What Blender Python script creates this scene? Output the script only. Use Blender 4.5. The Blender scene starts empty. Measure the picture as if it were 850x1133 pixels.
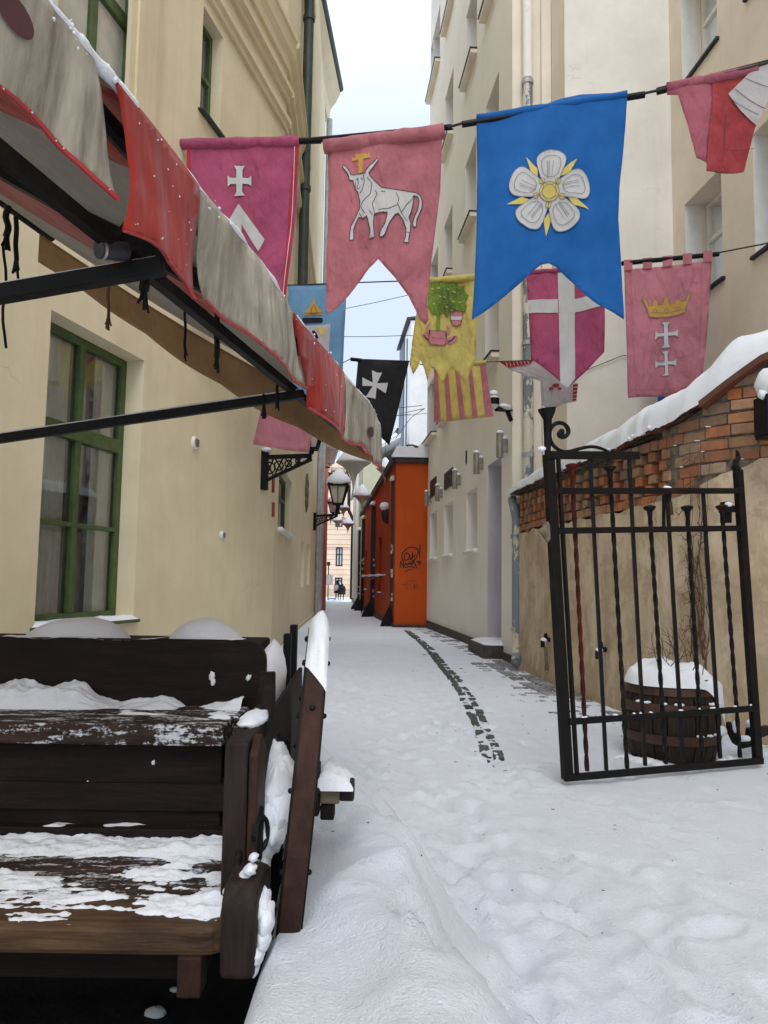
import bpy, bmesh, math, random
import numpy as np
from mathutils import Vector, noise
from mathutils.geometry import delaunay_2d_cdt
random.seed(7)
SC = bpy.context.scene
COL = SC.collection
# ------------------------------------------------------------------ camera maths
F = 850.; CX = 425.; CY = 566.5; H = 1.33
_p = math.radians(5.1); _r = math.radians(0.85)
fw = Vector((0, math.cos(_p), math.sin(_p)))
_u0 = Vector((0, -math.sin(_p), math.cos(_p))); _r0 = Vector((1, 0, 0))
UP = _u0*math.cos(_r) - _r0*math.sin(_r)
RT = _r0*math.cos(_r) + _u0*math.sin(_r)
EYE = Vector((0, 0, H))
def ray(px, py): return fw + RT*((px-CX)/F) + UP*((CY-py)/F)
def atY(px, py, Y):
    d = ray(px, py); return EYE + d*(Y/d.y)
def atZ(px, py, Z):
    d = ray(px, py); return EYE + d*((Z-H)/d.z)
def onP(px, py, a, b):
    d = ray(px, py); nx, ny = b[1]-a[1], -(b[0]-a[0])
    k = (a[0]*nx+a[1]*ny)/(d.x*nx+d.y*ny); return EYE + d*k
def fb(x, y, z=0., o=4): return noise.fractal(Vector((x, y, z)), .9, 2.0, o)
def sstep(a, b, x):
    t = min(1, max(0, (x-a)/(b-a))); return t*t*(3-2*t)
# ------------------------------------------------------------------ object helpers
ORG = {}
class MB:
    def __init__(s): s.v = []; s.f = []
    def add(s, vs, fs):
        n = len(s.v); s.v += [tuple(v) for v in vs]; s.f += [tuple(i+n for i in f) for f in fs]
    def hexa(s, p):            # p: 4 bottom, 4 top (same order)
        s.add(p, [(3,2,1,0),(4,5,6,7),(0,1,5,4),(1,2,6,5),(2,3,7,6),(3,0,4,7)])
    def box(s, x0, x1, y0, y1, z0, z1):
        s.hexa([(x0,y0,z0),(x1,y0,z0),(x1,y1,z0),(x0,y1,z0),(x0,y0,z1),(x1,y0,z1),(x1,y1,z1),(x0,y1,z1)])
    def lbox(s, L, s0, s1, n0, n1, z0, z1):
        q = [(s0,n0),(s1,n0),(s1,n1),(s0,n1)]
        s.hexa([L.pt(a,b,z0) for a,b in q]+[L.pt(a,b,z1) for a,b in q])
    def prism(s, poly, vec):   # poly: list of 3D points, extruded along vec
        n = len(poly); vec = Vector(vec); P = [Vector(p) for p in poly]
        s.add(P+[p+vec for p in P], [tuple(range(n))[::-1], tuple(range(n, 2*n))]+[(i,(i+1)%n,n+(i+1)%n,n+i) for i in range(n)])
    def tube(s, pts, r, seg=8, cap=True, sq=False, twist=0., up=None):
        pts = [Vector(p) for p in pts]; n = len(pts)
        rr = r if isinstance(r, (list, tuple)) else [r]*n
        vs = []; fs = []
        pu = None
        for i, p in enumerate(pts):
            t = (pts[min(i+1, n-1)]-pts[max(i-1, 0)]).normalized()
            if pu is None:
                a = Vector(up) if up else (Vector((0,0,1)) if abs(t.z) < .9 else Vector((0,1,0)))
            else: a = pu
            b = t.cross(a).normalized(); a = b.cross(t).normalized(); pu = a
            for k in range(seg):
                an = 2*math.pi*(k+(.5 if sq else 0))/seg + twist*i
                vs.append(p+(a*math.cos(an)+b*math.sin(an))*rr[i])
        for i in range(n-1):
            for k in range(seg):
                fs.append((i*seg+k, i*seg+(k+1)%seg, (i+1)*seg+(k+1)%seg, (i+1)*seg+k))
        if cap: fs.append(tuple(range(seg))[::-1]); fs.append(tuple((n-1)*seg+k for k in range(seg)))
        s.add(vs, fs)
    def bar(s, a, b, w, t=None, up=None):   # rectangular bar
        a = Vector(a); b = Vector(b); d = (b-a).normalized(); t = t or w
        u = Vector(up) if up else (Vector((0,1,0)))
        x = d.cross(u).normalized(); y = x.cross(d).normalized()
        q = [(-.5,-.5),(.5,-.5),(.5,.5),(-.5,.5)]
        s.hexa([a+x*w*i+y*t*j for i,j in q]+[b+x*w*i+y*t*j for i,j in q])
    def lathe(s, prof, c, seg=20, wob=0.):
        c = Vector(c); vs = []; fs = []; n = len(prof)
        for i, (r, z) in enumerate(prof):
            for k in range(seg):
                an = 2*math.pi*k/seg; q = r*(1+wob*fb(math.cos(an)*1.5+c.x*7, math.sin(an)*1.5+c.y*7, z*4))
                vs.append(c+Vector((q*math.cos(an), q*math.sin(an), z)))
        for i in range(n-1):
            for k in range(seg): fs.append((i*seg+k, i*seg+(k+1)%seg, (i+1)*seg+(k+1)%seg, (i+1)*seg+k))
        fs.append(tuple(range(seg))[::-1]); fs.append(tuple((n-1)*seg+k for k in range(seg)))
        s.add(vs, fs)
    def grid(s, fn, nu, nv, keep=None):
        P = [[fn(i/nu, j/nv) for i in range(nu+1)] for j in range(nv+1)]
        idx = lambda i, j: j*(nu+1)+i
        fs = []
        for j in range(nv):
            for i in range(nu):
                if keep is None or keep(P, i, j): fs.append((idx(i,j), idx(i+1,j), idx(i+1,j+1), idx(i,j+1)))
        s.add([p for row in P for p in row], fs)
    def blob(s, c, rx, ry, rz, seg=14, rings=9, amp=.12, fr=3., flat=None):
        vs = []; fs = []
        for j in range(rings+1):
            th = math.pi*j/rings
            for k in range(seg):
                a = 2*math.pi*k/seg
                d = Vector((math.sin(th)*math.cos(a), math.sin(th)*math.sin(a), math.cos(th)))
                q = 1+amp*fb(d.x*fr+c[0]*3, d.y*fr+c[1]*3, d.z*fr+c[2]*3)
                z = d.z*rz*q
                if flat is not None: z = max(z, flat)
                vs.append((c[0]+d.x*rx*q, c[1]+d.y*ry*q, c[2]+z))
        for j in range(rings):
            for k in range(seg): fs.append((j*seg+k, (j+1)*seg+k, (j+1)*seg+(k+1)%seg, j*seg+(k+1)%seg))
        s.add(vs, fs)
    def build(s, name, mat, parent=None, smooth=False, bevel=0., solid=0., clean=True, keep_sharp=40):
        me = bpy.data.meshes.new(name)
        o3 = ORG.get(parent.name, Vector()) if parent else Vector()
        me.from_pydata([(x-o3.x, y-o3.y, z-o3.z) for x,y,z in s.v], [], s.f)
        if clean:
            bm = bmesh.new(); bm.from_mesh(me)
            loose = [v for v in bm.verts if not v.link_faces]
            bmesh.ops.delete(bm, geom=loose, context='VERTS')
            bmesh.ops.recalc_face_normals(bm, faces=bm.faces); bm.to_mesh(me); bm.free()
        me.materials.append(mat)
        ob = bpy.data.objects.new(name, me); COL.objects.link(ob)
        if parent: ob.parent = parent
        ORG[ob.name] = o3
        if smooth:
            me.polygons.foreach_set('use_smooth', [True]*len(me.polygons))
            if keep_sharp:
                try: me.set_sharp_from_angle(angle=math.radians(keep_sharp))
                except Exception: pass
        if bevel:
            m = ob.modifiers.new('bevel', 'BEVEL'); m.width = bevel; m.segments = 2; m.limit_method = 'ANGLE'
        if solid:
            m = ob.modifiers.new('thickness', 'SOLIDIFY'); m.thickness = solid; m.offset = 0
        return ob
def tag(o, label=None, cat=None, group=None, kind=None):
    if label: o['label'] = label
    if cat: o['category'] = cat
    if group: o['group'] = group
    if kind: o['kind'] = kind
    return o
def thing(name, loc, label, cat, group=None):
    o = bpy.data.objects.new(name, None); COL.objects.link(o); o.location = loc; o.empty_display_size = .2
    ORG[o.name] = Vector(loc); return tag(o, label, cat, group)
class LF:                      # wall-local frame: s along the wall, n outwards, z up
    def __init__(s, a, b, side):
        s.a = Vector((a[0], a[1])); s.b = Vector((b[0], b[1])); d = s.b-s.a; s.len = d.length; s.e = d/s.len
        s.n = Vector((s.e.y, -s.e.x))*side
    def pt(s, t, n, z):
        q = s.a+s.e*t+s.n*n; return Vector((q.x, q.y, z))
    def px(s, px, py, n=0.):   # pixel -> (s, z) on the plane shifted n outwards
        a = s.a+s.n*n; b = s.b+s.n*n
        P = onP(px, py, a, b); return ((Vector((P.x, P.y))-a).dot(s.e), P.z)
# ------------------------------------------------------------------ materials
def lin(r, g, b):
    f = lambda c: (c/255/12.92) if c/255 <= .04045 else ((c/255+.055)/1.055)**2.4
    return (f(r), f(g), f(b))
def newmat(name):
    m = bpy.data.materials.new(name); m.use_nodes = True
    nt = m.node_tree; return m, nt, nt.nodes['Principled BSDF']
def N(nt, t, **kw):
    n = nt.nodes.new(t)
    for k, v in kw.items():
        if hasattr(n, k): setattr(n, k, v)
        else: n.inputs[k.replace('_', ' ')].default_value = v
    return n
def coords(nt, sc=(1,1,1), rot=(0,0,0)):
    tc = N(nt, 'ShaderNodeTexCoord'); mp = N(nt, 'ShaderNodeMapping')
    mp.inputs['Scale'].default_value = sc; mp.inputs['Rotation'].default_value = rot
    nt.links.new(tc.outputs['Object'], mp.inputs['Vector']); return mp.outputs['Vector']
def noisef(nt, vec, scale, detail=5, rough=.6):
    n = N(nt, 'ShaderNodeTexNoise'); n.inputs['Scale'].default_value = scale; n.inputs['Detail'].default_value = detail
    n.inputs['Roughness'].default_value = rough; nt.links.new(vec, n.inputs['Vector']); return n.outputs['Fac']
def ramp(nt, fac, stops):
    r = N(nt, 'ShaderNodeValToRGB'); e = r.color_ramp.elements
    while len(e) < len(stops): e.new(.5)
    for el, (p, c) in zip(e, stops): el.position = p; el.color = (*c, 1) if len(c) == 3 else c
    nt.links.new(fac, r.inputs['Fac']); return r.outputs['Color']
def mixc(nt, fac, a, b, mode='MIX'):
    m = N(nt, 'ShaderNodeMix', data_type='RGBA', blend_type=mode)
    for sock, v in ((m.inputs[0], fac), (m.inputs[6], a), (m.inputs[7], b)):
        if hasattr(v, 'links') or hasattr(v, 'is_linked'): nt.links.new(v, sock)
        elif isinstance(v, tuple): sock.default_value = (*v, 1)
        else: sock.default_value = v
    return m.outputs[2]
def bump(nt, b, h, strength, dist=.01):
    n = N(nt, 'ShaderNodeBump'); n.inputs['Strength'].default_value = strength; n.inputs['Distance'].default_value = dist
    nt.links.new(h, n.inputs['Height']); nt.links.new(n.outputs['Normal'], b.inputs['Normal'])
def g3(v): return (v, v, v)
def simple(name, c, rough=.6, var=.15, scale=6., bstr=.15, bscale=60., stretch=(1,1,1), metal=0., dist=.01, c2=None, spec=.4):
    m, nt, b = newmat(name)
    v = coords(nt, stretch)
    f = noisef(nt, v, scale)
    d = c2 or tuple(x*(1-var*2) for x in c)
    col = ramp(nt, f, [(.3, d), (.62, c)])
    nt.links.new(col, b.inputs['Base Color'])
    b.inputs['Roughness'].default_value = rough; b.inputs['Metallic'].default_value = metal
    b.inputs['Specular IOR Level'].default_value = spec
    if bstr: bump(nt, b, noisef(nt, v, bscale, 4), bstr, dist)
    return m
def plaster(name, c, stain=(.5, .42, .33), amt=.35, streak=.3, damp=False, rough=.85):
    m, nt, b = newmat(name)
    v = coords(nt)
    f1 = noisef(nt, v, .8, 8, .65)
    big = ramp(nt, f1, [(.38, g3(.0)), (.75, g3(1.))])
    col = mixc(nt, big, c, tuple(c[i]*(1-amt)+c[i]*stain[i]*amt for i in range(3)))
    vs = coords(nt, (3.5, 3.5, .22))
    st = ramp(nt, noisef(nt, vs, 1.6, 6, .7), [(.52, g3(0.)), (.8, g3(streak))])
    col = mixc(nt, st, col, tuple(x*.55 for x in c))
    sp = ramp(nt, noisef(nt, v, 14, 5, .75), [(.62, g3(0.)), (.78, g3(.22))])
    col = mixc(nt, sp, col, tuple(x*.6 for x in c))
    # grime and lighter repairs with ragged outlines near the foot of the wall
    tc = N(nt, 'ShaderNodeNewGeometry'); sx = N(nt, 'ShaderNodeSeparateXYZ'); nt.links.new(tc.outputs['Position'], sx.inputs[0])
    ad = N(nt, 'ShaderNodeMath', operation='MULTIPLY_ADD'); nt.links.new(f1, ad.inputs[0]); ad.inputs[1].default_value = .8
    z6 = N(nt, 'ShaderNodeMath', operation='MULTIPLY'); nt.links.new(sx.outputs['Z'], z6.inputs[0]); z6.inputs[1].default_value = .55; nt.links.new(z6.outputs[0], ad.inputs[2])
    lo = ramp(nt, ad.outputs[0], [(.40, g3(.85 if damp else .5)), (.62, g3(.3 if damp else .14)), (.95, g3(0.))])
    col = mixc(nt, lo, col, tuple(x*y for x, y in zip(c, (.5, .45, .4))))
    if damp:
        pk = ramp(nt, noisef(nt, v, 2.6, 7, .7), [(.47, g3(0.)), (.55, g3(.75)), (.66, g3(.15)), (.72, g3(.5))])
        col = mixc(nt, pk, col, (c[0]*.60, c[1]*.57, c[2]*.52))
        p2 = ramp(nt, noisef(nt, coords(nt, (1.6, 1.6, .7)), 1.5, 8, .75), [(.50, g3(0.)), (.60, g3(.6))]); col = mixc(nt, p2, col, (c[0]*1.12, c[1]*1.14, c[2]*1.2))
        cr = ramp(nt, noisef(nt, coords(nt, (3., 3., .35)), 2.2, 9, .8), [(.56, g3(0.)), (.66, g3(.55))]); col = mixc(nt, cr, col, (c[0]*.45, c[1]*.42, c[2]*.38))
    vo = N(nt, 'ShaderNodeTexVoronoi', feature='DISTANCE_TO_EDGE'); vo.inputs['Scale'].default_value = .55
    vd = N(nt, 'ShaderNodeVectorMath', operation='MULTIPLY_ADD'); nz_ = N(nt, 'ShaderNodeTexNoise'); nz_.inputs['Scale'].default_value = 3.; nz_.inputs['Detail'].default_value = 6
    nt.links.new(v, nz_.inputs['Vector']); nt.links.new(nz_.outputs['Color'], vd.inputs[0]); vd.inputs[1].default_value = (.5, .5, .5); nt.links.new(v, vd.inputs[2]); nt.links.new(vd.outputs[0], vo.inputs['Vector'])
    ck = ramp(nt, vo.outputs['Distance'], [(.0, g3(1.)), (.006, g3(0.))])
    mk = ramp(nt, noisef(nt, v, .9, 3), [(.56, g3(0.)), (.66, g3(.35))])
    col = mixc(nt, mixc(nt, 1., ck, mk, 'MULTIPLY'), col, tuple(x*.4 for x in c))
    nt.links.new(col, b.inputs['Base Color']); b.inputs['Roughness'].default_value = rough
    b.inputs['Specular IOR Level'].default_value = .2
    bump(nt, b, noisef(nt, v, 45 if not damp else 18, 6, .7), .25 if not damp else .5, .006)
    return m
def snowmat(name, tint=(.83, .86, .92), dirt=.0, bs=.35):
    m, nt, b = newmat(name)
    v = coords(nt)
    f = noisef(nt, v, 1.7, 7, .65)
    col = ramp(nt, f, [(.3, tuple(x*.93 for x in tint)), (.65, tint)])
    if dirt:
        d = ramp(nt, noisef(nt, v, 2.6, 9, .72), [(.55, g3(0.)), (.74, g3(dirt))])
        col = mixc(nt, d, col, (.45, .43, .42))
        d2 = ramp(nt, noisef(nt, v, 21, 4, .7), [(.71, g3(0.)), (.75, g3(dirt*1.6))])
        col = mixc(nt, d2, col, (.16, .14, .13))
    nt.links.new(col, b.inputs['Base Color']); b.inputs['Roughness'].default_value = .75
    b.inputs['Specular IOR Level'].default_value = .25
    a = N(nt, 'ShaderNodeMath', operation='ADD'); nt.links.new(noisef(nt, v, 28, 6, .7), a.inputs[0]); nt.links.new(noisef(nt, v, 130, 3, .7), a.inputs[1])
    bump(nt, b, a.outputs[0], bs, .02)
    return m
def cloth(name, c, fade=.2, trans=.25, wr=.5, wscale=9., stretch=(1,1,1), c2=None, stain=None):
    m, nt, b = newmat(name)
    v = coords(nt, stretch)
    f = noisef(nt, v, 2.2, 6, .6)
    col = ramp(nt, f, [(.3, tuple(x*(1-fade) for x in c)), (.7, c2 or tuple(min(1, x*(1+fade*.5)+.01) for x in c))])
    if stain:
        sv = coords(nt, (6, 6, .8))
        col = mixc(nt, ramp(nt, noisef(nt, sv, 1.3, 7, .7), [(.40, g3(0.)), (.62, g3(.85))]), col, stain)
    w = N(nt, 'ShaderNodeTexWave'); w.inputs['Scale'].default_value = 260; w.inputs['Distortion'].default_value = .3
    nt.links.new(v, w.inputs['Vector'])
    nt.links.new(col, b.inputs['Base Color']); b.inputs['Roughness'].default_value = .85
    b.inputs['Specular IOR Level'].default_value = .15
    b.inputs['Sheen Weight'].default_value = .15
    n1 = noisef(nt, coords(nt, (1., 1., .45), (0, .5, .3)), wscale*.55, 2.5, .5)
    n2 = noisef(nt, coords(nt, (1., 1., .5), (0, -.6, 0)), wscale*1.9, 2, .5)
    a = N(nt, 'ShaderNodeMath', operation='MULTIPLY_ADD'); nt.links.new(n2, a.inputs[0]); a.inputs[1].default_value = .28; nt.links.new(n1, a.inputs[2])
    bump(nt, b, a.outputs[0], wr, .11)
    if trans:
        t = N(nt, 'ShaderNodeBsdfTranslucent'); nt.links.new(col, t.inputs['Color'])
        ms = N(nt, 'ShaderNodeMixShader'); ms.inputs[0].default_value = trans
        nt.links.new(b.outputs[0], ms.inputs[1]); nt.links.new(t.outputs[0], ms.inputs[2])
        nt.links.new(ms.outputs[0], nt.nodes['Material Output'].inputs['Surface'])
    return m
def wood(name, c, c2, stretch, rough=.7, bs=.5, dust=False):
    m, nt, b = newmat(name)
    v = coords(nt, stretch)
    f = noisef(nt, v, 5, 7, .65)
    col = ramp(nt, f, [(.3, c2), (.6, c), (.75, tuple(x*1.35 for x in c))])
    sc = ramp(nt, noisef(nt, coords(nt), 3, 6, .7), [(.45, g3(0.)), (.7, g3(.6))])
    col = mixc(nt, sc, col, c2)
    if dust:                                # thin frozen snow caught in the grain
        a1 = noisef(nt, coords(nt, (1.6, 7, 7)), 4.5, 8, .75); a2 = noisef(nt, coords(nt), 75, 3, .7)
        mm = N(nt, 'ShaderNodeMath', operation='MULTIPLY_ADD'); nt.links.new(a2, mm.inputs[0]); mm.inputs[1].default_value = .35; nt.links.new(a1, mm.inputs[2])
        col = mixc(nt, ramp(nt, mm.outputs[0], [(.70, g3(0.)), (.76, g3(.85))]), col, (.7, .72, .78))
    nt.links.new(col, b.inputs['Base Color']); b.inputs['Roughness'].default_value = rough
    b.inputs['Specular IOR Level'].default_value = .2
    bump(nt, b, noisef(nt, v, 14, 6, .7), bs, .008)
    return m
def glassm(name, tint=(.86, .9, .88), refl=.40, trans=True):
    m, nt, b = newmat(name)
    if not trans:
        b.inputs['Base Color'].default_value = (*tint, 1); b.inputs['Roughness'].default_value = .06; b.inputs['Specular IOR Level'].default_value = .8
        return m
    gl = N(nt, 'ShaderNodeBsdfGlossy'); gl.inputs['Roughness'].default_value = .02; gl.inputs['Color'].default_value = (.9, .93, .95, 1)
    tr = N(nt, 'ShaderNodeBsdfTransparent'); tr.inputs['Color'].default_value = (*tint, 1)
    fr = N(nt, 'ShaderNodeLayerWeight'); fr.inputs['Blend'].default_value = .35
    mu = N(nt, 'ShaderNodeMath', operation='MULTIPLY_ADD'); mu.inputs[1].default_value = .8; mu.inputs[2].default_value = refl*.35
    nt.links.new(fr.outputs['Fresnel'], mu.inputs[0])
    ms = N(nt, 'ShaderNodeMixShader'); nt.links.new(mu.outputs[0], ms.inputs[0])
    nt.links.new(tr.outputs[0], ms.inputs[1]); nt.links.new(gl.outputs[0], ms.inputs[2])
    nt.links.new(ms.outputs[0], nt.nodes['Material Output'].inputs['Surface'])
    return m
def island(name, stops, rough=.85, bs=.6, scale=30, extra=None):
    m, nt, b = newmat(name)
    g = N(nt, 'ShaderNodeNewGeometry'); v = coords(nt)
    col = ramp(nt, g.outputs['Random Per Island'], stops)
    d = ramp(nt, noisef(nt, v, 9, 7, .7), [(.4, g3(.0)), (.7, g3(.6))])
    col = mixc(nt, d, col, extra or (.12, .09, .07))
    nt.links.new(col, b.inputs['Base Color']); b.inputs['Roughness'].default_value = rough
    b.inputs['Specular IOR Level'].default_value = .25
    bump(nt, b, noisef(nt, v, scale, 6, .7), bs, .012)
    return m
def peel(name, c1, c2, c3, scale=5., lo=.47):
    m, nt, b = newmat(name); v = coords(nt, (1, 1, .5))
    f = noisef(nt, v, scale, 8, .72)
    col = ramp(nt, f, [(lo-.04, c1), (lo, c1), (lo+.015, c2), (lo+.16, c2), (lo+.18, c3)])
    nt.links.new(col, b.inputs['Base Color']); b.inputs['Roughness'].default_value = .6
    bump(nt, b, f, .4, .01); return m

M = {}
M['snow'] = snowmat('snow', dirt=.0)
M['ground_snow'] = snowmat('trodden_snow', (.80, .845, .925), dirt=.24, bs=.75)
M['cream'] = plaster('cream_plaster', (.79, .70, .49), streak=.2)
M['cream_trim'] = plaster('cream_moulding', (.72, .62, .42), amt=.35)
M['facade'] = plaster('pale_facade_plaster', (.87, .835, .765), streak=.10, amt=.15)
M['strip'] = plaster('peach_pilaster_plaster', (.84, .77, .65), streak=.14)
M['backwall'] = plaster('pale_gable_plaster', (.84, .81, .73), streak=.14)
M['wing'] = plaster('beige_wing_plaster', (.78, .69, .57), streak=.14)
M['lilac'] = plaster('lilac_grey_paint', (.56, .54, .58), streak=.3)
M['plinth'] = simple('dark_plinth', (.075, .06, .052), .8, .3)
M['white'] = simple('white_frame_paint', (.74, .73, .69), .5, .05, bstr=0)
M['green'] = simple('green_frame_paint', (.070, .112, .035), .45, .2, 9, .2, 50)
M['darkgreen'] = simple('dark_green_metal', (.045, .062, .05), .5, .2)
M['glass'] = glassm('window_glass')
M['darkglass'] = glassm('dark_window_glass', (.06, .065, .07), trans=False)
M['skypane'] = glassm('sky_reflection_glass', (.42, .43, .42), trans=False)  # reflected sky put into the pane colour
M['blind'] = simple('cream_blind', (.55, .52, .44), .8, .1)
M['curtain'] = cloth('white_curtain', (.86, .85, .82), trans=.2)
M['room'] = simple('dim_room', (.13, .15, .15), .9, .2, bstr=0)
M['grey_metal'] = simple('zinc_pipe', (.46, .47, .46), .5, .15, 5, .15, metal=.2)
M['steel'] = simple('brushed_steel', (.42, .38, .34), .35, .2, metal=.7)
M['black'] = simple('black_iron', (.007, .0065, .0065), .6, .3, 8, .3, 60, spec=.2)
M['char'] = simple('charcoal_paint', (.022, .024, .03), .55, .3)
def rustm():
    m, nt, b = newmat('rusty_black_iron'); v = coords(nt)
    f = noisef(nt, v, 4.5, 6, .7)
    col = ramp(nt, f, [(.52, (.007, .0065, .0065)), (.62, (.016, .008, .007)), (.72, (.055, .012, .008))])
    nt.links.new(col, b.inputs['Base Color']); b.inputs['Roughness'].default_value = .55; b.inputs['Specular IOR Level'].default_value = .15
    bump(nt, b, noisef(nt, v, 40, 6, .7), .5, .006); return m
M['rust'] = rustm()
M['rustred'] = simple('red_rust_iron', (.075, .012, .007), .6, .3, 1.4, c2=(.007, .006, .006), spec=.15)
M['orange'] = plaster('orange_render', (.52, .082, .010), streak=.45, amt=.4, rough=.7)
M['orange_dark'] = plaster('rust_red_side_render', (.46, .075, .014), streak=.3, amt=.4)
M['redwall'] = plaster('red_brown_render', (.52, .12, .05), streak=.3)
M['palegreen'] = plaster('pale_green_render', (.50, .51, .36), streak=.35, amt=.5)
M['whitewall'] = plaster('white_render', (.68, .68, .66), streak=.15)
M['bluesteel'] = simple('blue_grey_cladding', (.055, .085, .125), .4, .2)
M['endwall'] = plaster('yellow_ochre_render', (.70, .54, .41), streak=.1)
M['endline'] = simple('ochre_joint', (.40, .28, .16), .8, .1)
M['damp'] = plaster('weathered_plaster', (.60, .49, .35), damp=True, streak=.75, amt=.8)
M['brick'] = island('old_brick', [(0., (.44, .16, .075)), (.25, (.29, .125, .075)), (.45, (.38, .24, .15)), (.62, (.36, .17, .10)), (.78, (.50, .165, .055)), (.9, (.42, .32, .22)), (1., (.22, .13, .09))], bs=1.)
M['mortar'] = simple('old_mortar', (.20, .165, .125), .9, .4, 12, .6, 40)
M['tile'] = island('clay_tile', [(0., (.16, .045, .025)), (.5, (.09, .04, .03)), (1., (.22, .06, .03))])
M['sett'] = island('stone_sett', [(0., (.03, .03, .032)), (.5, (.065, .062, .06)), (1., (.045, .043, .043))], extra=(.16, .16, .17))
M['paver'] = island('stone_paver', [(0., (.085, .08, .08)), (.5, (.14, .13, .125)), (1., (.11, .10, .10))], extra=(.62, .64, .68))
M['cartwood'] = wood('dark_cart_wood', (.017, .0085, .007), (.005, .0035, .0035), (1, 9, 9))
M['seatwood'] = wood('worn_seat_wood', (.055, .030, .022), (.014, .009, .007), (1, 9, 9), dust=True)
M['frontwood'] = wood('bare_worn_edge_wood', (.11, .063, .032), (.028, .017, .012), (1, 9, 9))
M['sidewood'] = wood('grey_brown_stile_wood', (.034, .022, .019), (.010, .007, .0065), (9, 9, 1))
M['wheelwood'] = wood('red_brown_wheel_wood', (.050, .021, .013), (.018, .009, .007), (6, 3, 3), rough=.6)
M['palewood'] = wood('pale_block_wood', (.20, .15, .10), (.10, .07, .05), (1, 6, 6))
M['barrelwood'] = wood('barrel_oak', (.034, .022, .015), (.010, .008, .007), (8, 8, 1))
M['hoop'] = simple('rusty_hoop', (.07, .032, .02), .6, .3, 8, .4)
M['c_mag'] = cloth('magenta_cloth', (.44, .085, .18), .25, .2, .8)
M['c_magred'] = cloth('crimson_cloth', (.50, .03, .05), .2, .2)
M['c_pink'] = cloth('faded_pink_cloth', (.60, .22, .26), .25, .35, 1., 8.)
M['c_pink2'] = cloth('pink_cloth', (.64, .26, .315), .2, .35, .9)
M['c_blue'] = cloth('blue_satin', (.010, .125, .42), .2, .15, .2, 3.)
M['c_lblue'] = cloth('sky_blue_cloth', (.19, .40, .62), .2, .25, .4)
M['c_yel'] = cloth('yellow_cloth', (.74, .63, .20), .2, .32, .9)
M['c_black'] = cloth('black_cloth', (.010, .010, .012), .2, 0., .2)
M['c_white'] = cloth('white_applique', (.58, .575, .575), .12, .1, .3)
M['c_grey'] = cloth('grey_white_cloth', (.58, .55, .56), .15, .2, .5)
M['c_gold'] = cloth('gold_applique', (.58, .33, .07), .2, .1, .3)
M['c_lemon'] = cloth('lemon_applique', (.68, .55, .15), .15, .1, .3)
M['c_green'] = cloth('green_applique', (.19, .31, .04), .35, .1, .5)
M['c_skin'] = cloth('rose_applique', (.58, .22, .26), .15, .1, .3)
M['c_redtrim'] = cloth('red_trim', (.40, .03, .035), .2, .1, .3)
M['c_red'] = cloth('faded_red_cloth', (.40, .055, .06), .3, .15, .9)
M['c_rose'] = cloth('rose_cloth', (.40, .115, .155), .2, .15, .9)
M['ink'] = simple('black_thread', (.03, .03, .035), .8, .1, bstr=0)
M['inkgrey'] = simple('grey_thread', (.20, .19, .22), .8, .1, bstr=0)
M['paint'] = simple('black_spray_paint', (.02, .012, .012), .6, .1, bstr=0)
M['paintthin'] = simple('thin_spray_paint', (.16, .025, .01), .6, .1, bstr=0)
M['v_beige'] = cloth('stained_beige_canvas', (.47, .43, .35), .35, .06, .8, 6., stain=(.13, .105, .07))
M['v_red'] = cloth('red_canvas', (.34, .022, .013), .4, .05, .7, 5.)
M['v_shade'] = cloth('shaded_beige_canvas', (.34, .31, .265), .2, .2, .4)  # beige canvas with the shade under the awning put into its colour
M['v_backlit'] = cloth('backlit_canvas', (.46, .29, .15), .3, .35, .6)  # light shining through the end valance put into its brown colour
M['v_maroon'] = simple('maroon_print', (.10, .035, .04), .8, .2)
M['opal'] = simple('opal_lantern_glass', (.55, .50, .42), .35, .1, bstr=0)
M['paleshade'] = cloth('pale_lantern_fabric', (.62, .58, .50), .2, .3, .4)
M['coat'] = simple('dark_coat', (.012, .012, .016), .9, .2)
M['skin'] = simple('skin', (.45, .27, .19), .6, .1, bstr=0)
M['bag'] = simple('pale_grey_bag', (.36, .36, .34), .8, .2)
M['twig'] = simple('dry_twig', (.16, .085, .05), .9, .3)
M['cable'] = simple('dark_cable', (.03, .03, .03), .7, .1, bstr=0)
M['redsign'] = simple('red_plate', (.30, .045, .03), .6, .2)
M['peel_hi'] = peel('peeling_pipe_paint', (.17, .20, .21), (.62, .58, .48), (.55, .50, .40), 6., .5)
M['peel_lo'] = peel('blue_grey_peeling_pipe', (.17, .21, .24), (.56, .52, .38), (.20, .24, .26), 3.2, .52)
M['bluecoat'] = simple('blue_sledge', (.05, .25, .42), .6, .2)

# ------------------------------------------------------------------ traced flat surfaces (cloth, appliqué, graffiti)
class Surf:
    """vertical plane through two floor-plan points, with optional waves along its normal"""
    def __init__(s, a, b, wave=None):
        s.a = Vector((a[0], a[1])); s.b = Vector((b[0], b[1])); d = (s.b-s.a).normalized()
        n = Vector((d.y, -d.x));  s.e = d
        if n.y > 0: n = -n                 # towards the viewer's side of the street
        s.n = Vector((n.x, n.y, 0)); s.wave = wave
    def to3(s, px, py, off=0.):
        P = onP(px, py, s.a, s.b)
        w = 0.
        if s.wave:
            w = s.wave((Vector((P.x, P.y))-s.a).dot(s.e), P.z)
        return P+s.n*(off+w)
def inside(p, poly):
    x, y = p; c = False; n = len(poly)
    for i in range(n):
        x1, y1 = poly[i]; x2, y2 = poly[i-1]
        if (y1 > y) != (y2 > y) and x < (x2-x1)*(y-y1)/(y2-y1)+x1: c = not c
    return c
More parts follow.
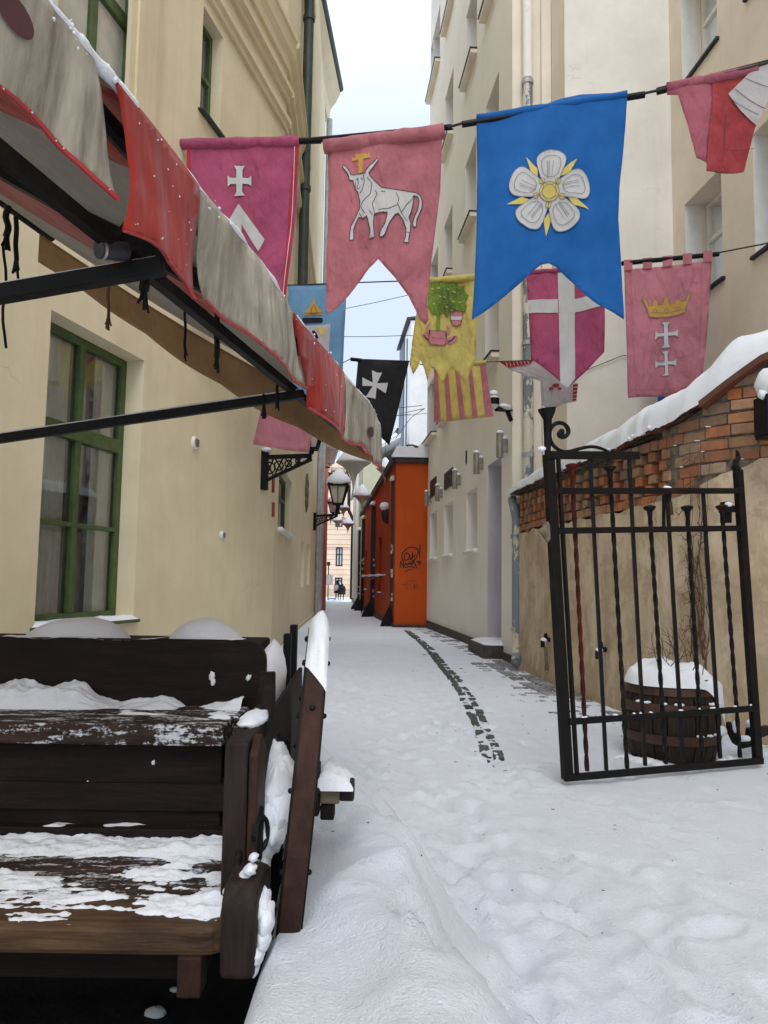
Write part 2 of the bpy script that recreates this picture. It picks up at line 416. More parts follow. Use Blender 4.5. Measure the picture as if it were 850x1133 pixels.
def dens(poly, step):
    out = []
    for i in range(len(poly)):
        a = poly[i]; b = poly[(i+1) % len(poly)]; n = max(1, int(math.hypot(b[0]-a[0], b[1]-a[1])/step))
        out += [(a[0]+(b[0]-a[0])*k/n, a[1]+(b[1]-a[1])*k/n) for k in range(n)]
    return out
def sm(poly, it=1, closed=True):   # Chaikin smoothing
    for _ in range(it):
        q = []
        n = len(poly); rng = range(n) if closed else range(n-1)
        if not closed: q.append(poly[0])
        for i in rng:
            a = poly[i]; b = poly[(i+1) % n]
            q += [(a[0]*.75+b[0]*.25, a[1]*.75+b[1]*.25), (a[0]*.25+b[0]*.75, a[1]*.25+b[1]*.75)]
        if not closed: q.append(poly[-1])
        poly = q
    return poly
def fill(mb, surf, poly, step=6., off=0.):
    b = dens(poly, step); n = len(b)
    xs = [p[0] for p in b]; ys = [p[1] for p in b]
    pts = list(b); y = min(ys)+step*.5
    while y < max(ys):
        x = min(xs)+step*.5
        while x < max(xs):
            if inside((x, y), b) and min((x-q[0])**2+(y-q[1])**2 for q in b) > (step*.45)**2: pts.append((x, y))
            x += step
        y += step
    r = delaunay_2d_cdt([Vector(p) for p in pts], [(i, (i+1) % n) for i in range(n)], [], 1, 1e-5)
    mb.add([surf.to3(v[0], v[1], off) for v in r[0]], [tuple(f) for f in r[2]])
def stroke(mb, surf, pts, w, off=0., step=4.):
    P = []
    for i in range(len(pts)-1):
        a = pts[i]; b = pts[i+1]; n = max(1, int(math.hypot(b[0]-a[0], b[1]-a[1])/step))
        P += [(a[0]+(b[0]-a[0])*k/n, a[1]+(b[1]-a[1])*k/n) for k in range(n)]
    P.append(pts[-1]); vs = []
    for i, p in enumerate(P):
        a = P[max(i-1, 0)]; b = P[min(i+1, len(P)-1)]; d = math.hypot(b[0]-a[0], b[1]-a[1]) or 1
        nx, ny = -(b[1]-a[1])/d*w/2, (b[0]-a[0])/d*w/2
        vs += [surf.to3(p[0]+nx, p[1]+ny, off), surf.to3(p[0]-nx, p[1]-ny, off)]
    mb.add(vs, [(2*i, 2*i+1, 2*i+3, 2*i+2) for i in range(len(P)-1)])
def loop(poly): return list(poly)+[poly[0]]
def ell(cx, cy, rx, ry, n=18, rot=0.):
    c, s = math.cos(rot), math.sin(rot)
    return [(cx+rx*math.cos(2*math.pi*k/n)*c-ry*math.sin(2*math.pi*k/n)*s, cy+rx*math.cos(2*math.pi*k/n)*s+ry*math.sin(2*math.pi*k/n)*c) for k in range(n)]
def zz(pts, sc, ox, oy): return [(x/sc+ox, y/sc+oy) for x, y in pts]
def crossp(cx, cy, hw, hh, t, fl, sk=0.):  # cross with flared ends, px
    q = [(-t,-t),(-t,-hh*.72),(-fl,-hh),(fl,-hh),(t,-hh*.72),(t,-t),(hw*.72,-t),(hw,-fl),(hw,fl),(hw*.72,t),(t,t),(t,hh*.72),(fl,hh),(-fl,hh),(-t,hh*.72),(-t,t),(-hw*.72,t),(-hw,fl),(-hw,-fl),(-hw*.72,-t)]
    return [(cx+x+y*sk, cy+y) for x, y in q]
def flagwave(seed, zt, amp=.05, fold=2.2, L=1.2):
    def w(s_, z):
        d = max(0, zt-z)
        g = min(1, .25+d/L)*1.6
        return amp*g*(math.sin(s_*fold*math.pi/L*1.0+seed*1.7+.5*math.sin(d*2+seed))*.65+fb(s_*1.4+seed*5, z*.55, seed, 3)*.9) + .012*fb(s_*6, z*2.5, seed*3., 3)*g
    return w
def flag(name, label, outline, YL, YR, mat, emblems=(), amp=.05, fold=2.2, pole=None, seed=0, step=6., roll=None, group='heraldic banners strung across the alley'):
    xs = [p[0] for p in outline]; xl, xr = min(xs), max(xs)
    ym = min(p[1] for p in outline)
    A = atY(xl, ym, YL); B = atY(xr, ym, YR)
    L = (B-A).length
    sf = Surf(A, B, flagwave(seed, A.z, amp, fold, max(L, .6)))
    root = thing(name, ((A+B)/2), label, 'banner', group)
    mb = MB(); fill(mb, sf, outline, step); cl = mb.build('cloth', mat, root, smooth=True, solid=.003, keep_sharp=0)
    groups = {}
    for (pname, m, polys, strokes, off) in emblems:
        off += .004
        if 1 < len(polys) <= 12 and not strokes:
            for p in polys: mb = MB(); fill(mb, sf, p, min(step, 4.), off); mb.build(pname, M[m], root, smooth=True, keep_sharp=0)
            continue
        mb = MB()
        for p in polys: fill(mb, sf, p, min(step, 4.), off)
        for pts, w in strokes: stroke(mb, sf, pts, w, off)
        mb.build(pname, M[m], root, smooth=True, keep_sharp=0)
    if roll:
        (x0, y0), (x1, y1), r = roll
        a = sf.to3(x0, y0); b = sf.to3(x1, y1); mb = MB()
        mb.tube([a.lerp(b, k/12)+Vector((0, 0, .010*fb(k*.8, seed, 2.))) for k in range(13)], [r*(1+.25*fb(k*.7, seed*2., 0.)) for k in range(13)], 12)
        mb.build('hem_sleeve', mat, root, smooth=True, keep_sharp=0)
    if pole:
        (x0, y0), (x1, y1), r = pole
        mb = MB(); a = sf.to3(x0, y0, -.01); b = sf.to3(x1, y1, -.01); mb.tube([a, a.lerp(b, .5), b], r, 10); mb.build('pole', M['black'], root, smooth=True)
    return sf
# ================================================================== GROUND
def berm(x, y):
    # shovelled snow beside the cart, thinning out up the alley
    e = np.interp(y, [0, 1.5, 2.4, 3.7, 5., 6.5, 9, 14, 24], [.55, .5, .4, .22, -.12, -.45, -.75, -1.05, -1.55])
    h = np.interp(y, [0, 1.5, 2.6, 4., 5.5, 8, 14, 24, 40], [.44, .48, .46, .34, .24, .18, .18, .22, .0])
    e = e+.05*np.sin(y*5.1)+.035*np.sin(y*11.3+x*3)
    wd = np.interp(y, [0, 4, 7, 30], [.36, .34, .5, .6]); t = np.clip((e-x)/wd, 0, 1); t = t*t*(3-2*t)
    t = t*(1+.10*np.exp(-((e-x-.42)/.12)**2))
    # under the cart the snow is thin
    under = np.clip((-.245-x)/.12, 0, 1)*np.clip((3.0-y)/.5, 0, 1); under = under*under*(3-2*under)
    return h*t*(1-under*.93)
def base_z(y):
    return np.interp(y, [-30, 4, 8, 14, 22, 71, 90, 600], [0, 0, .02, .10, .02, -.52, -.58, -.58])
KERB = [atZ(px, py, z) for px, py, z in ((448,699,.02),(462,711,.05),(476,725,.08),(489,739,.09),(500,752,.07),(511,769,.06),(520,789,.04),(528,810,.03),(535,832,.02),(540,850,.01))]
def ground():
    xs = np.unique(np.concatenate([np.array([-260,-120,-60,-30,-15,-8,-6]), np.arange(-5, -1.2, .12), np.arange(-1.2, 3.4, .032), np.arange(3.4, 6, .12), np.array([7,9,12,18,30,60,120,260])]))
    ys = np.unique(np.concatenate([np.array([-40,-15,-6,-2,-.5,.3,.8]), np.arange(1.1, 8.5, .034), np.arange(8.5, 14, .08), np.arange(14, 27, .16), np.arange(27, 92, .8), np.array([95,110,140,200,320,500])]))
    X, Y = np.meshgrid(xs, ys)
    Z = base_z(Y)+berm(X, Y)
    rg = np.random.default_rng(5)
    # footprints and clods
    near = (Y < 26) & (Y > 1)
    for k in range(420):
        y = 1.9+rg.random()**1.6*17; c = np.interp(y, [2, 5, 9, 18], [.75, .45, .1, -.35]); x = c+rg.normal()*(.42+.02*y)
        if k > 300: x = np.interp(y, [2, 5, 9, 18], [1.6, 1.5, 1.1, .4])+rg.normal()*.55
        a = rg.normal()*.5; ca, sa = math.cos(a), math.sin(a)
        dx, dy = X-x, Y-y; m = (abs(dx) < .5) & (abs(dy) < .5)
        u = (dx[m]*ca+dy[m]*sa)/.055; v = (-dx[m]*sa+dy[m]*ca)/.14; r = np.sqrt(u*u+v*v)
        dp = (.010+.017*rg.random())*(1 if k < 300 else .4)
        Z[m] += -dp*np.clip((1.3-r)/.45, 0, 1) + dp*.55*np.exp(-((r-1.45)/.22)**2)
    for k in range(520):
        y = 1.9+rg.random()**1.4*9; c = np.interp(y, [2, 3.7, 5, 9], [.42, .3, 0., -.6]); x = c+rg.normal()*.20
        if k % 4 == 0: x += rg.normal()*.6+.3
        s = .018+.05*rg.random()**2.2
        dx, dy = X-x, Y-y; m = (abs(dx) < .25) & (abs(dy) < .25)
        r = np.sqrt(dx[m]**2+dy[m]**2)/s
        Z[m] = np.maximum(Z[m], Z[m]+s*.5*np.clip(1.1-r, 0, 1)**.7)
    V = []
    ny, nx = X.shape
    Zl = Z.copy()
    for j in range(ny):
        for i in range(nx):
            x, y = X[j, i], Y[j, i]
            if -5 < x < 6 and 1 < y < 30:
                rough = .35+.65*sstep(.55, .1, abs(x-np.interp(y, [2, 5, 9, 18], [.55, .25, -.1, -.5]))-.25)
                if x < -.0 and y < 5: rough = .3
                Zl[j, i] += .009*rough*fb(x*2.2, y*1.5, 0., 3)+.012*rough*fb(x*9, y*6.5, 3., 5)+.004*fb(x*11, y*2.2, 8., 4)+(.007*rough*fb(x*17, y*14, 2., 4) if y < 12 else 0)+.006*fb(x*22, y*16, 5., 3)*min(1, 7/y)
            else:
                Zl[j, i] += .06*fb(x*.3, y*.3, 0., 3)
    verts = np.stack([X, Y, Zl], -1).reshape(-1, 3).tolist()
    fs = [(j*nx+i, j*nx+i+1, (j+1)*nx+i+1, (j+1)*nx+i) for j in range(ny-1) for i in range(nx-1)]
    mb = MB(); mb.v = [tuple(v) for v in verts]; mb.f = fs
    o = mb.build('ground', M['ground_snow'], smooth=True, clean=False, keep_sharp=0)
    tag(o, kind='structure')
    return xs, ys, Zl
GX, GY, GZ = ground()
def gz(x, y):
    i = min(max(int(np.searchsorted(GX, x))-1, 0), len(GX)-2); j = min(max(int(np.searchsorted(GY, y))-1, 0), len(GY)-2)
    u = (x-GX[i])/(GX[i+1]-GX[i]); v = (y-GY[j])/(GY[j+1]-GY[j])
    return float((GZ[j,i]*(1-u)+GZ[j,i+1]*u)*(1-v)+(GZ[j+1,i]*(1-u)+GZ[j+1,i+1]*u)*v)
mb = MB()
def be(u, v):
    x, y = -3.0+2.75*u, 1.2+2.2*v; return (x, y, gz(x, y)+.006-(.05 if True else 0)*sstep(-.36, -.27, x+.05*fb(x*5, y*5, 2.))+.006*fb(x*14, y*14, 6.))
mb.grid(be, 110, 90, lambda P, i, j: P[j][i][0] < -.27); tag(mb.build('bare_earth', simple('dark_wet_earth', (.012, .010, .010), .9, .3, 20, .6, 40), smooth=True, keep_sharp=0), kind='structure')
mb = MB()
for q, r_ in (((172,1129),.026),((186,1094),.013),((193,1105),.012),((205,1110),.014)):
    p = atZ(*q, .02); mb.blob((p.x, p.y, gz(p.x, p.y)+.01), r_*1.3, r_, r_*.6, 12, 7, .25)
tag(mb.build('snow_lumps', M['snow'], smooth=True, keep_sharp=0), 'few loose lumps of snow on the dark earth under the cart', 'snow', kind='stuff')
# kerb: two rows of dark setts following a curve, partly under snow
mb = MB()
pth = [Vector(p) for p in KERB]
dl = [0]
for i in range(1, len(pth)): dl.append(dl[-1]+(pth[i]-pth[i-1]).length)
def along(t):
    for i in range(1, len(pth)):
        if t <= dl[i] or i == len(pth)-1:
            q = (t-dl[i-1])/(dl[i]-dl[i-1]); p = pth[i-1].lerp(pth[i], q); d = (pth[i]-pth[i-1]).normalized(); return p, d
t = 0.
while t < dl[-1]:
    p, d = along(t); n = Vector((d.y, -d.x, 0)).normalized()*-1
    for row in range(2):
        l = .125+.03*random.random(); w = .068+.015*random.random()
        c = p+n*(row*.088+.02)+Vector((random.uniform(-.008,.008), 0, 0))
        c += d*random.uniform(-.03, .03)
        zt = gz(c.x, c.y)+random.uniform(-.010, .010)+.013*(1 if row == 0 else .35)+.010*fb(c.x*7, c.y*5, 2.)-.010*sstep(dl[-1]*.80, dl[-1], t)+.004*fb(c.x*2, c.y*1.1)
        q = [c-d*l/2-n*w/2, c+d*l/2-n*w/2, c+d*l/2+n*w/2, c-d*l/2+n*w/2]
        mb.hexa([(v.x, v.y, zt-.12) for v in q]+[(v.x, v.y, zt+random.uniform(-.003,.003)) for v in q])
    t += .15
tag(mb.build('kerb', M['sett'], bevel=.008), kind='structure')
# pavement: flat stone pavers, mostly drowned in snow, bare along the wall
WB = [(2.03,12.0),(2.195,9.93),(2.519,7.98),(2.80,6.98),(3.08,6.60),(3.6,6.3),(5.2,5.95)]
def wallx(y): return float(np.interp(-y, [-12,-9.93,-7.98,-6.98,-6.6], [2.03,2.195,2.519,2.80,3.08]))
def rightx(y): return 3.0-.08*y if y > 12 else wallx(max(y, 6.6))
mb = MB(); y = 6.0
while y < 21:
    x = rightx(y)-.06; xe = rightx(y)-1.35
    while x > xe:
        dw = rightx(y)-x
        ex = -.021+.034*sstep(.85, .05, dw)*sstep(6.3, 7.2, y)+.021*fb(x*1.5, y*.8, 9.)+.008*random.uniform(-1, 1)
        if y > 12: ex -= .010
        zt = gz(x-.1, y+.05)+ex
        if ex > -.03: mb.box(x-.19, x-.008, y, y+.115, zt-.08, zt)
        x -= .2
    y += .125
tag(mb.build('pavement', M['paver'], bevel=.006), kind='structure')

# ================================================================== WALL BUILDERS
def facade(mb, L, s0, s1, z0, z1, ops, depth=.25, n=0.):
    S = sorted({s0, s1}|{o[0] for o in ops}|{o[1] for o in ops}); Zs = sorted({z0, z1}|{o[2] for o in ops}|{o[3] for o in ops})
    for i in range(len(S)-1):
        for j in range(len(Zs)-1):
            sm_, zm = (S[i]+S[i+1])/2, (Zs[j]+Zs[j+1])/2
            if any(o[0] < sm_ < o[1] and o[2] < zm < o[3] for o in ops): continue
            mb.add([L.pt(S[i], n, Zs[j]), L.pt(S[i+1], n, Zs[j]), L.pt(S[i+1], n, Zs[j+1]), L.pt(S[i], n, Zs[j+1])], [(0,1,2,3)])
    for o in ops:
        d = o[4] if len(o) > 4 else depth
        a, b, c, e = o[:4]
        for q in (((a,c),(b,c)), ((b,c),(b,e)), ((b,e),(a,e)), ((a,e),(a,c))):
            (sa, za), (sb, zb) = q
            mb.add([L.pt(sa, n, za), L.pt(sb, n, zb), L.pt(sb, n-d, zb), L.pt(sa, n-d, za)], [(0,1,2,3)])
def window(root, L, o, rec, fm, fw_=.07, vs=(.5,), hs=(), glass='glass', sill=None, deep=True, curtain=None, snow=False, n=0., hframe=None):
    a, b, c, e = o[:4]; n0 = n-rec
    mb = MB(); t = .06
    mb.lbox(L, a, a+fw_, n0-t, n0, c, e); mb.lbox(L, b-fw_, b, n0-t, n0, c, e)
    mb.lbox(L, a+fw_, b-fw_, n0-t, n0, c, c+fw_); mb.lbox(L, a+fw_, b-fw_, n0-t, n0, e-fw_, e)
    for v in vs:
        m_ = a+(b-a)*v; mb.lbox(L, m_-fw_*.5, m_+fw_*.5, n0-t+.005, n0+.006, c+fw_, e-fw_)
    for h, w in hs:
        m_ = c+(e-c)*h; mb.lbox(L, a+fw_, b-fw_, n0-t+.003, n0+.012*(w > .05), m_-w, m_+w)
    fr = mb.build('window', fm, root, bevel=.006 if fw_ > .04 else 0)
    mb = MB(); nn = n0-t*.6
    mb.add([L.pt(a+fw_*.5, nn, c+fw_*.5), L.pt(b-fw_*.5, nn, c+fw_*.5), L.pt(b-fw_*.5, nn, e-fw_*.5), L.pt(a+fw_*.5, nn, e-fw_*.5)], [(0,1,2,3)])
    mb.build('pane', M[glass], fr)
    if curtain:
        mb = MB(); nn = n0-t-.045
        for (f0, f1) in curtain:
            mb.grid(lambda u, v: L.pt(a+(b-a)*(f0+(f1-f0)*u), nn+.014*math.sin(u*(f1-f0)*(b-a)*70), c+(e-c)*v), 30, 2)
        mb.build('curtain', M['curtain'], fr, smooth=True)
        mb = MB(); nn = n0-t-.11
        mb.add([L.pt(a-.3, nn, c-.3), L.pt(b+.3, nn, c-.3), L.pt(b+.3, nn, e+.3), L.pt(a-.3, nn, e+.3)], [(0,1,2,3)])
        for q in ((a-.3, a-.3), (b+.3, b+.3)): mb.add([L.pt(q[0], nn, c-.3), L.pt(q[0], n0-t, c-.3), L.pt(q[0], n0-t, e+.3), L.pt(q[0], nn, e+.3)], [(0,1,2,3)])
        mb.build('room_back', M['room'], fr)
    if sill:
        pr, th, sm_ = sill
        mb = MB(); mb.lbox(L, a-.05, b+.05, n0+.005, n+pr, c-th, c-.003)
        sl = mb.build('sill', M[sm_], fr, bevel=.008)
        if snow:
            mb = MB()
            ca = L.pt(a-.03, n0+.02, c)
            def fn(u, v):
                q = L.pt(a-.04+(b-a+.08)*u, n0+.012+(pr+rec-.02)*v, c)
                h = (.032 if 0 < v < 1 and 0 < u < 1 else -.004)*(1+.5*fb(u*9, v*3, a)); q.z += h; return q
            mb.grid(fn, 24, 5); mb.build('snow', M['snow'], sl, smooth=True, keep_sharp=0)
    return fr
# ================================================================== LEFT CREAM BUILDING
L1 = LF((-6.80,-12.98), (-1.6,11.2), 1); L2 = LF((-1.6,11.2), (-2.14,24.3), 1)  # lengthened unseen behind the camera to cut light on the near snow
lb = thing('cream_building', (-6, 10, 0), 'long cream plastered building with green window frames on the left of the alley', 'building')
def op(L, q0, q1, z0=None, z1=None):
    (s0, za), (s1, zb) = L.px(*q0), L.px(*q1); return [min(s0,s1), max(s0,s1), z0, z1]
w1 = op(L1, (57,343), (160,398), .93, 3.47)
w2 = op(L1, (62,50), (154,105), 5.80, 8.6)
w3 = op(L1, (222,100), (245,100), 6.72, 8.0)
w4 = op(L2, (308,560), (322.5,560), 2.10, 3.12)
n1 = op(L2, (333.3,620), (336.3,620), 1.15, 2.22); n2 = op(L2, (339.5,620), (342.8,620), 1.2, 2.25)
mb = MB(); facade(mb, L1, 0, L1.len, -.3, 16.6, [w1+[.19], w2+[.10], w3+[.14]])
facade(mb, L2, 0, L2.len, -.3, 16.6, [w4+[.12], n1+[.2], n2+[.2]])
for o in (n1, n2): mb.add([L2.pt(o[0], -.2, o[2]), L2.pt(o[1], -.2, o[2]), L2.pt(o[1], -.2, o[3]), L2.pt(o[0], -.2, o[3])], [(0,1,2,3)])
P = [L2.pt(L2.len, 0, 0), Vector((-13, 24.3, 0)), Vector((-17, -12.98, 0)), L1.pt(0, 0, 0)]
for i in range(3):
    a, b = P[i], P[i+1]; mb.add([(a.x,a.y,-.3), (b.x,b.y,-.3), (b.x,b.y,16.6), (a.x,a.y,16.6)], [(0,1,2,3)])
poly = [L1.pt(0,0,16.6), L1.pt(L1.len,0,16.6), L2.pt(L2.len,0,16.6), Vector((-13,24.3,16.6)), Vector((-17,-12.98,16.6))]
mb.add(poly, [tuple(range(5))])
mb.build('wall', M['cream'], lb)
window(lb, L1, w1, .19, M['green'], .075, (.5,), ((.655,.065),(.335,.02)), curtain=[(0,.05),(.22,.47),(.74,1.)], sill=(.05,.035,'green'), snow=True)
window(lb, L1, w2, .10, M['green'], .10, (.5,), ((.33,.07),), glass='blind', sill=(.05,.04,'green'))
window(lb, L1, w3, .14, M['green'], .055, (), ((.5,.03),), glass='darkglass', sill=(.07,.03,'darkgreen'))
window(lb, L2, w4, .12, M['green'], .055, (.5,), ((.62,.03),), glass='darkglass', sill=(.10,.04,'white'), snow=True)
# string courses and cornice, stepping round the bend
def course(name, prof, s0=0., s1=None, mat='cream_trim', LL=(L1, L2), par=lb):
    mb = MB(); s1 = s1 if s1 is not None else L2.len
    for L, a, b in ((LL[0], s0, LL[0].len), (LL[1], 0, s1)):
        pts0 = [L.pt(a, n, z) for n, z in prof]; pts1 = [L.pt(b, n, z) for n, z in prof]
        if L is LL[0]: pts1 = [L.pt(b-n*.13, n, z) for n, z in prof]
        else: pts0 = [L.pt(a+n*.13, n, z) for n, z in prof]
        k = len(prof); mb.add(pts0+pts1, [(i, (i+1) % k, k+(i+1) % k, k+i) for i in range(k)]+[tuple(range(k))[::-1], tuple(range(k, 2*k))])
    mb.build(name, M[mat], par)
s0c = L1.px(178, 60)[0]
course('string_course', [(-.01,8.14),(.05,8.14),(.05,8.22),(.09,8.24),(.09,8.33),(-.01,8.36)], s0c, 8.)
course('string_course', [(-.01,8.62),(.06,8.62),(.06,8.70),(.12,8.72),(.12,8.80),(-.01,8.84)], s0c, 8.)
course('cornice', [(-.01,9.12),(.05,9.12),(.06,9.25),(.12,9.34),(.15,9.52),(.18,9.54),(.18,9.62),(-.01,9.68)], s0c, 3.6)
mb = MB(); mb.lbox(L1, s0c-.62, s0c-.03, -.01, .035, 4.8, 8.6); mb.lbox(L1, s0c-.52, s0c-.16, .035, .06, 4.8, 8.5); mb.build('pilaster', M['cream_trim'], lb)
mb = MB(); sp = L2.px(334, 150)[0]
mb.lbox(L2, sp-1.6, sp+.2, -.01, .12, 13.0, 16.5); mb.lbox(L2, sp-1.7, sp+.3, -.01, .2, 12.75, 13.0); mb.lbox(L2, sp-1.6, sp+.2, -.01, .15, 12.6, 12.75); mb.build('pilaster', M['cream_trim'], lb)
mb = MB(); pt0 = L2.px(337, 200, .12)
mb.tube([L2.pt(pt0[0], .13, 5.2), L2.pt(pt0[0], .13, 16.5)], .095, 12)
for z in (5.6, 8.6, 12.): mb.tube([L2.pt(pt0[0], .13, z), L2.pt(pt0[0], .13, z+.09)], .115, 12)
mb.build('drainpipe', M['darkgreen'], lb, smooth=True)
mb = MB(); se = L2.len-.12
mb.tube([L2.pt(se, .14, .0), L2.pt(se, .14, 9.), L2.pt(se, .14, 16.5)], .10, 12)
mb.tube([L2.pt(se-.8, .10, .3), L2.pt(se-.8, .10, 6.2)], .05, 8)
mb.build('drainpipe', M['grey_metal'], lb, smooth=True)
mb = MB(); a = Vector((-1.70, 24.5, 0)); b = Vector((-2.30, 16.2, 0))
mb.prism([(a.x-.9, a.y, 16.6),(a.x-.9,a.y,16.95),(a.x,a.y,17.75),(a.x+.02,a.y,17.62),(a.x-.12,a.y,17.3),(a.x-.3,a.y,17.05),(a.x-.34,a.y,16.6)], b-a)
mb.build('eaves', M['cream_trim'], lb)
mb = MB(); mb.tube([a+Vector((.02,.02,17.80)), b+Vector((.02,0,17.80))], .11, 10); mb.build('gutter', M['darkgreen'], lb, smooth=True)
mb = MB(); mb.prism([(a.x-.02,a.y,17.86),(-8,a.y,20.5),(-13,a.y,17.),(-13,a.y,16.62),(a.x-.8,a.y,16.97)], Vector((-2,-37,0))); mb.build('roof', M['char'], lb)
# blind pediment moulding near the far end, rosette, vents, plates
mb = MB(); s_, z_ = L2.px(339, 545)
for k in range(8):
    an = k*math.pi/4; mb.blob(L2.pt(s_+.40*math.cos(an), .01, z_+.34*math.sin(an)), .035, .17, .15, 8, 6)
mb.blob(L2.pt(s_, .01, z_), .05, .25, .2, 8, 6); mb.build('rosette', M['mortar'], lb, smooth=True)
for q, r in (((215,490), .075), ((245,592), .05)):
    mb = MB(); s_, z_ = L1.px(*q); mb.tube([L1.pt(s_, .0, z_), L1.pt(s_, .035, z_)], [r, r*.95], 20); v = mb.build('vent', M['white'], lb, smooth=True)
    mb = MB(); mb.tube([L1.pt(s_, .03, z_), L1.pt(s_, .038, z_)], r*.68, 16)
    for k in (-1, 0, 1): mb.lbox(L1, s_-r*.6, s_+r*.6, .038, .046, z_+k*r*.4-.006, z_+k*r*.4+.006)
    mb.build('grille', M['steel'], v)
for (x, y0, y1) in ((301.5,527,545),(301.5,556,572)):
    mb = MB(); s_, za = L1.px(x, y1); _, zb = L1.px(x, y0); mb.lbox(L1, s_-.035, s_+.035, .0, .02, za, zb); mb.build('wall_plate', M['redsign'], lb)
mb = MB()
for L, a, b in ((L1, 0, L1.len), (L2, 0, L2.len)):
    mb.lbox(L, a, b, -.05, .03, -.3, .32)
mb.build('plinth', M['cream_trim'], lb)

# ================================================================== RIGHT PALE BUILDING
R = LF((2.03,12.1), (1.264,21.7), -1); Wg = LF((5.94,-8.), (4.388,11.4), -1)  # wing also extended out of view so the foreground gets less sky light
rb = thing('pale_building', (5, 15, 0), 'tall pale cream apartment building with peach side wing on the right of the alley', 'building')
cols = [op(R, (537.5,200), (552,200)), op(R, (515,200), (527,200)), op(R, (492,200), (501,200)), op(R, (472.5,486), (483,486))]
ops = []
for r in range(4):
    for ci, c in enumerate(cols): ops.append([c[0], c[1], 5.32+3.53*r, 6.98+3.53*r])
gw = [op(R, (516,600), (528,600), 1.95, 3.18), op(R, (491.5,600), (501,600), 1.95, 3.2), op(R, (475.8,600), (483.5,600), 1.95, 3.2)]
door = op(R, (539.5,600), (555,600), .32, 3.45)
mb = MB()
facade(mb, R, 0, R.len, -.3, 19.5, [o+[.24] for o in ops]+[o+[.24] for o in gw]+[door+[.9]])
mb.build('wall', M['facade'], rb)
for o in ops: window(rb, R, o, .24, M['white'], .06, (.5,), ((.62,.03),), glass='darkglass', sill=(.14,.10,'strip'))
for o in ops: mb = MB(); mb.lbox(R, o[0]-.07, o[1]+.07, -.02, .16, o[2]-.002, o[2]+.018); mb.build('sill_flashing', M['char'], rb)
for o in gw: window(rb, R, o, .24, M['white'], .05, (.72,), (), glass='blind', sill=(.08,.05,'white'), snow=True)
mb = MB()
a, b, c, e = door
for q in (((a,c),(a,e)), ((b,c),(b,e))):
    (sa, za), (sb, zb) = q; ins = .004 if sa == a else -.004
    mb.add([R.pt(sa+ins, -.002, za), R.pt(sb+ins, -.002, zb), R.pt(sb+ins, -.9, zb), R.pt(sa+ins, -.9, za)], [(0,1,2,3)])
mb.add([R.pt(a, -.002, e-.004), R.pt(b, -.002, e-.004), R.pt(b, -.9, e-.004), R.pt(a, -.9, e-.004)], [(0,1,2,3)])
mb.build('doorway', M['lilac'], rb)
mb = MB(); mb.lbox(R, a, b, -.9, -.84, c, e); dr = mb.build('door', M['lilac'], rb, bevel=.01)
mb = MB(); mb.tube([R.pt(a+.2, -.82, 1.3), R.pt(a+.2, -.76, 1.3), R.pt(a+.32, -.76, 1.3)], .015, 8); mb.build('handle', M['steel'], dr, smooth=True)
mb = MB(); mb.lbox(R, a-.15, b+.1, -.85, .33, -.2, .30); st = mb.build('doorstep', M['plinth'], rb, bevel=.015)
mb = MB(); mb.grid(lambda u, v: R.pt(a-.13+(b-a+.2)*u, -.8+1.1*v, .296+(.045*(1+.5*fb(u*5,v*4)) if 0<u<1 and 0<v<1 else 0)), 12, 10); mb.build('snow', M['snow'], st, smooth=True, keep_sharp=0)
mb = MB(); mb.lbox(R, b+.08, R.len, -.05, .035, -.3, .24); mb.lbox(R, 0, a-.15, -.05, .035, -.3, .2); mb.build('plinth', M['plinth'], rb)
for (x, y0, y1, hw) in ((480,530,549,.24),(497,521,539.5,.27)):
    mb = MB(); s_, za = R.px(x, y1); zb = R.px(x, y0)[1]
    mb.lbox(R, s_-hw*2.2, s_+hw*2.2, -.02, .03, za, zb); v = mb.build('vent', M['char'], rb)
    mb = MB(); k = za+.04
    while k < zb-.02: mb.lbox(R, s_-hw*2., s_+hw*2., .03, .04, k, k+.02); k += .07
    mb.build('grille', M['plinth'], v)
mb = MB(); s_, z_ = R.px(516.5, 506); mb.lbox(R, s_-.05, s_+.05, 0, .02, z_-.14, z_+.14); mb.build('vent', M['char'], rb)
# recessed pilaster bay, gable wall, side wing
X1 = 2.03; 
def quadwall(mb, a, b, z0, z1): mb.add([(a[0],a[1],z0),(b[0],b[1],z0),(b[0],b[1],z1),(a[0],a[1],z1)], [(0,1,2,3)])
mb = MB(); quadwall(mb, (2.03,12.1), (2.66,12.1), -.3, 19.5); quadwall(mb, (2.66,12.1), (2.735,11.4), -.3, 19.5)
mb.box(2.50, 2.66, 12.02, 12.1, -.3, 19.4); mb.build('wall', M['strip'], rb)
mb = MB(); quadwall(mb, (2.735,11.4), (4.388,11.4), -.3, 19.5); mb.build('wall', M['backwall'], rb)
wo = [op(Wg, (757,200), (798,200), z, z2) for z, z2 in ((5.45,6.98),(8.85,10.4),(12.3,13.9))]
s1_ = Wg.px(836,286)[0]
wo2 = [[s1_-1.1, s1_, z, z2] for z, z2 in ((5.42,6.98),(8.85,10.4))]
mb = MB(); facade(mb, Wg, 0, Wg.len, -.3, 19.5, [o+[.32] for o in wo+wo2]); mb.build('wall', M['wing'], rb)
for o in wo+wo2: window(rb, Wg, o, .32, M['white'], .06, (.45,), ((.62,.035),), glass='glass', sill=(.05,.05,'char'), curtain=[(0.,1.)])
mb = MB()
for o in wo+wo2:
    for s_ in (o[0]+.003, o[1]-.003): mb = MB(); mb.add([Wg.pt(s_, -.003, o[2]), Wg.pt(s_, -.255, o[2]), Wg.pt(s_, -.255, o[3]), Wg.pt(s_, -.003, o[3])], [(0,1,2,3)]); mb.build('jamb_lining', M['white'], rb)
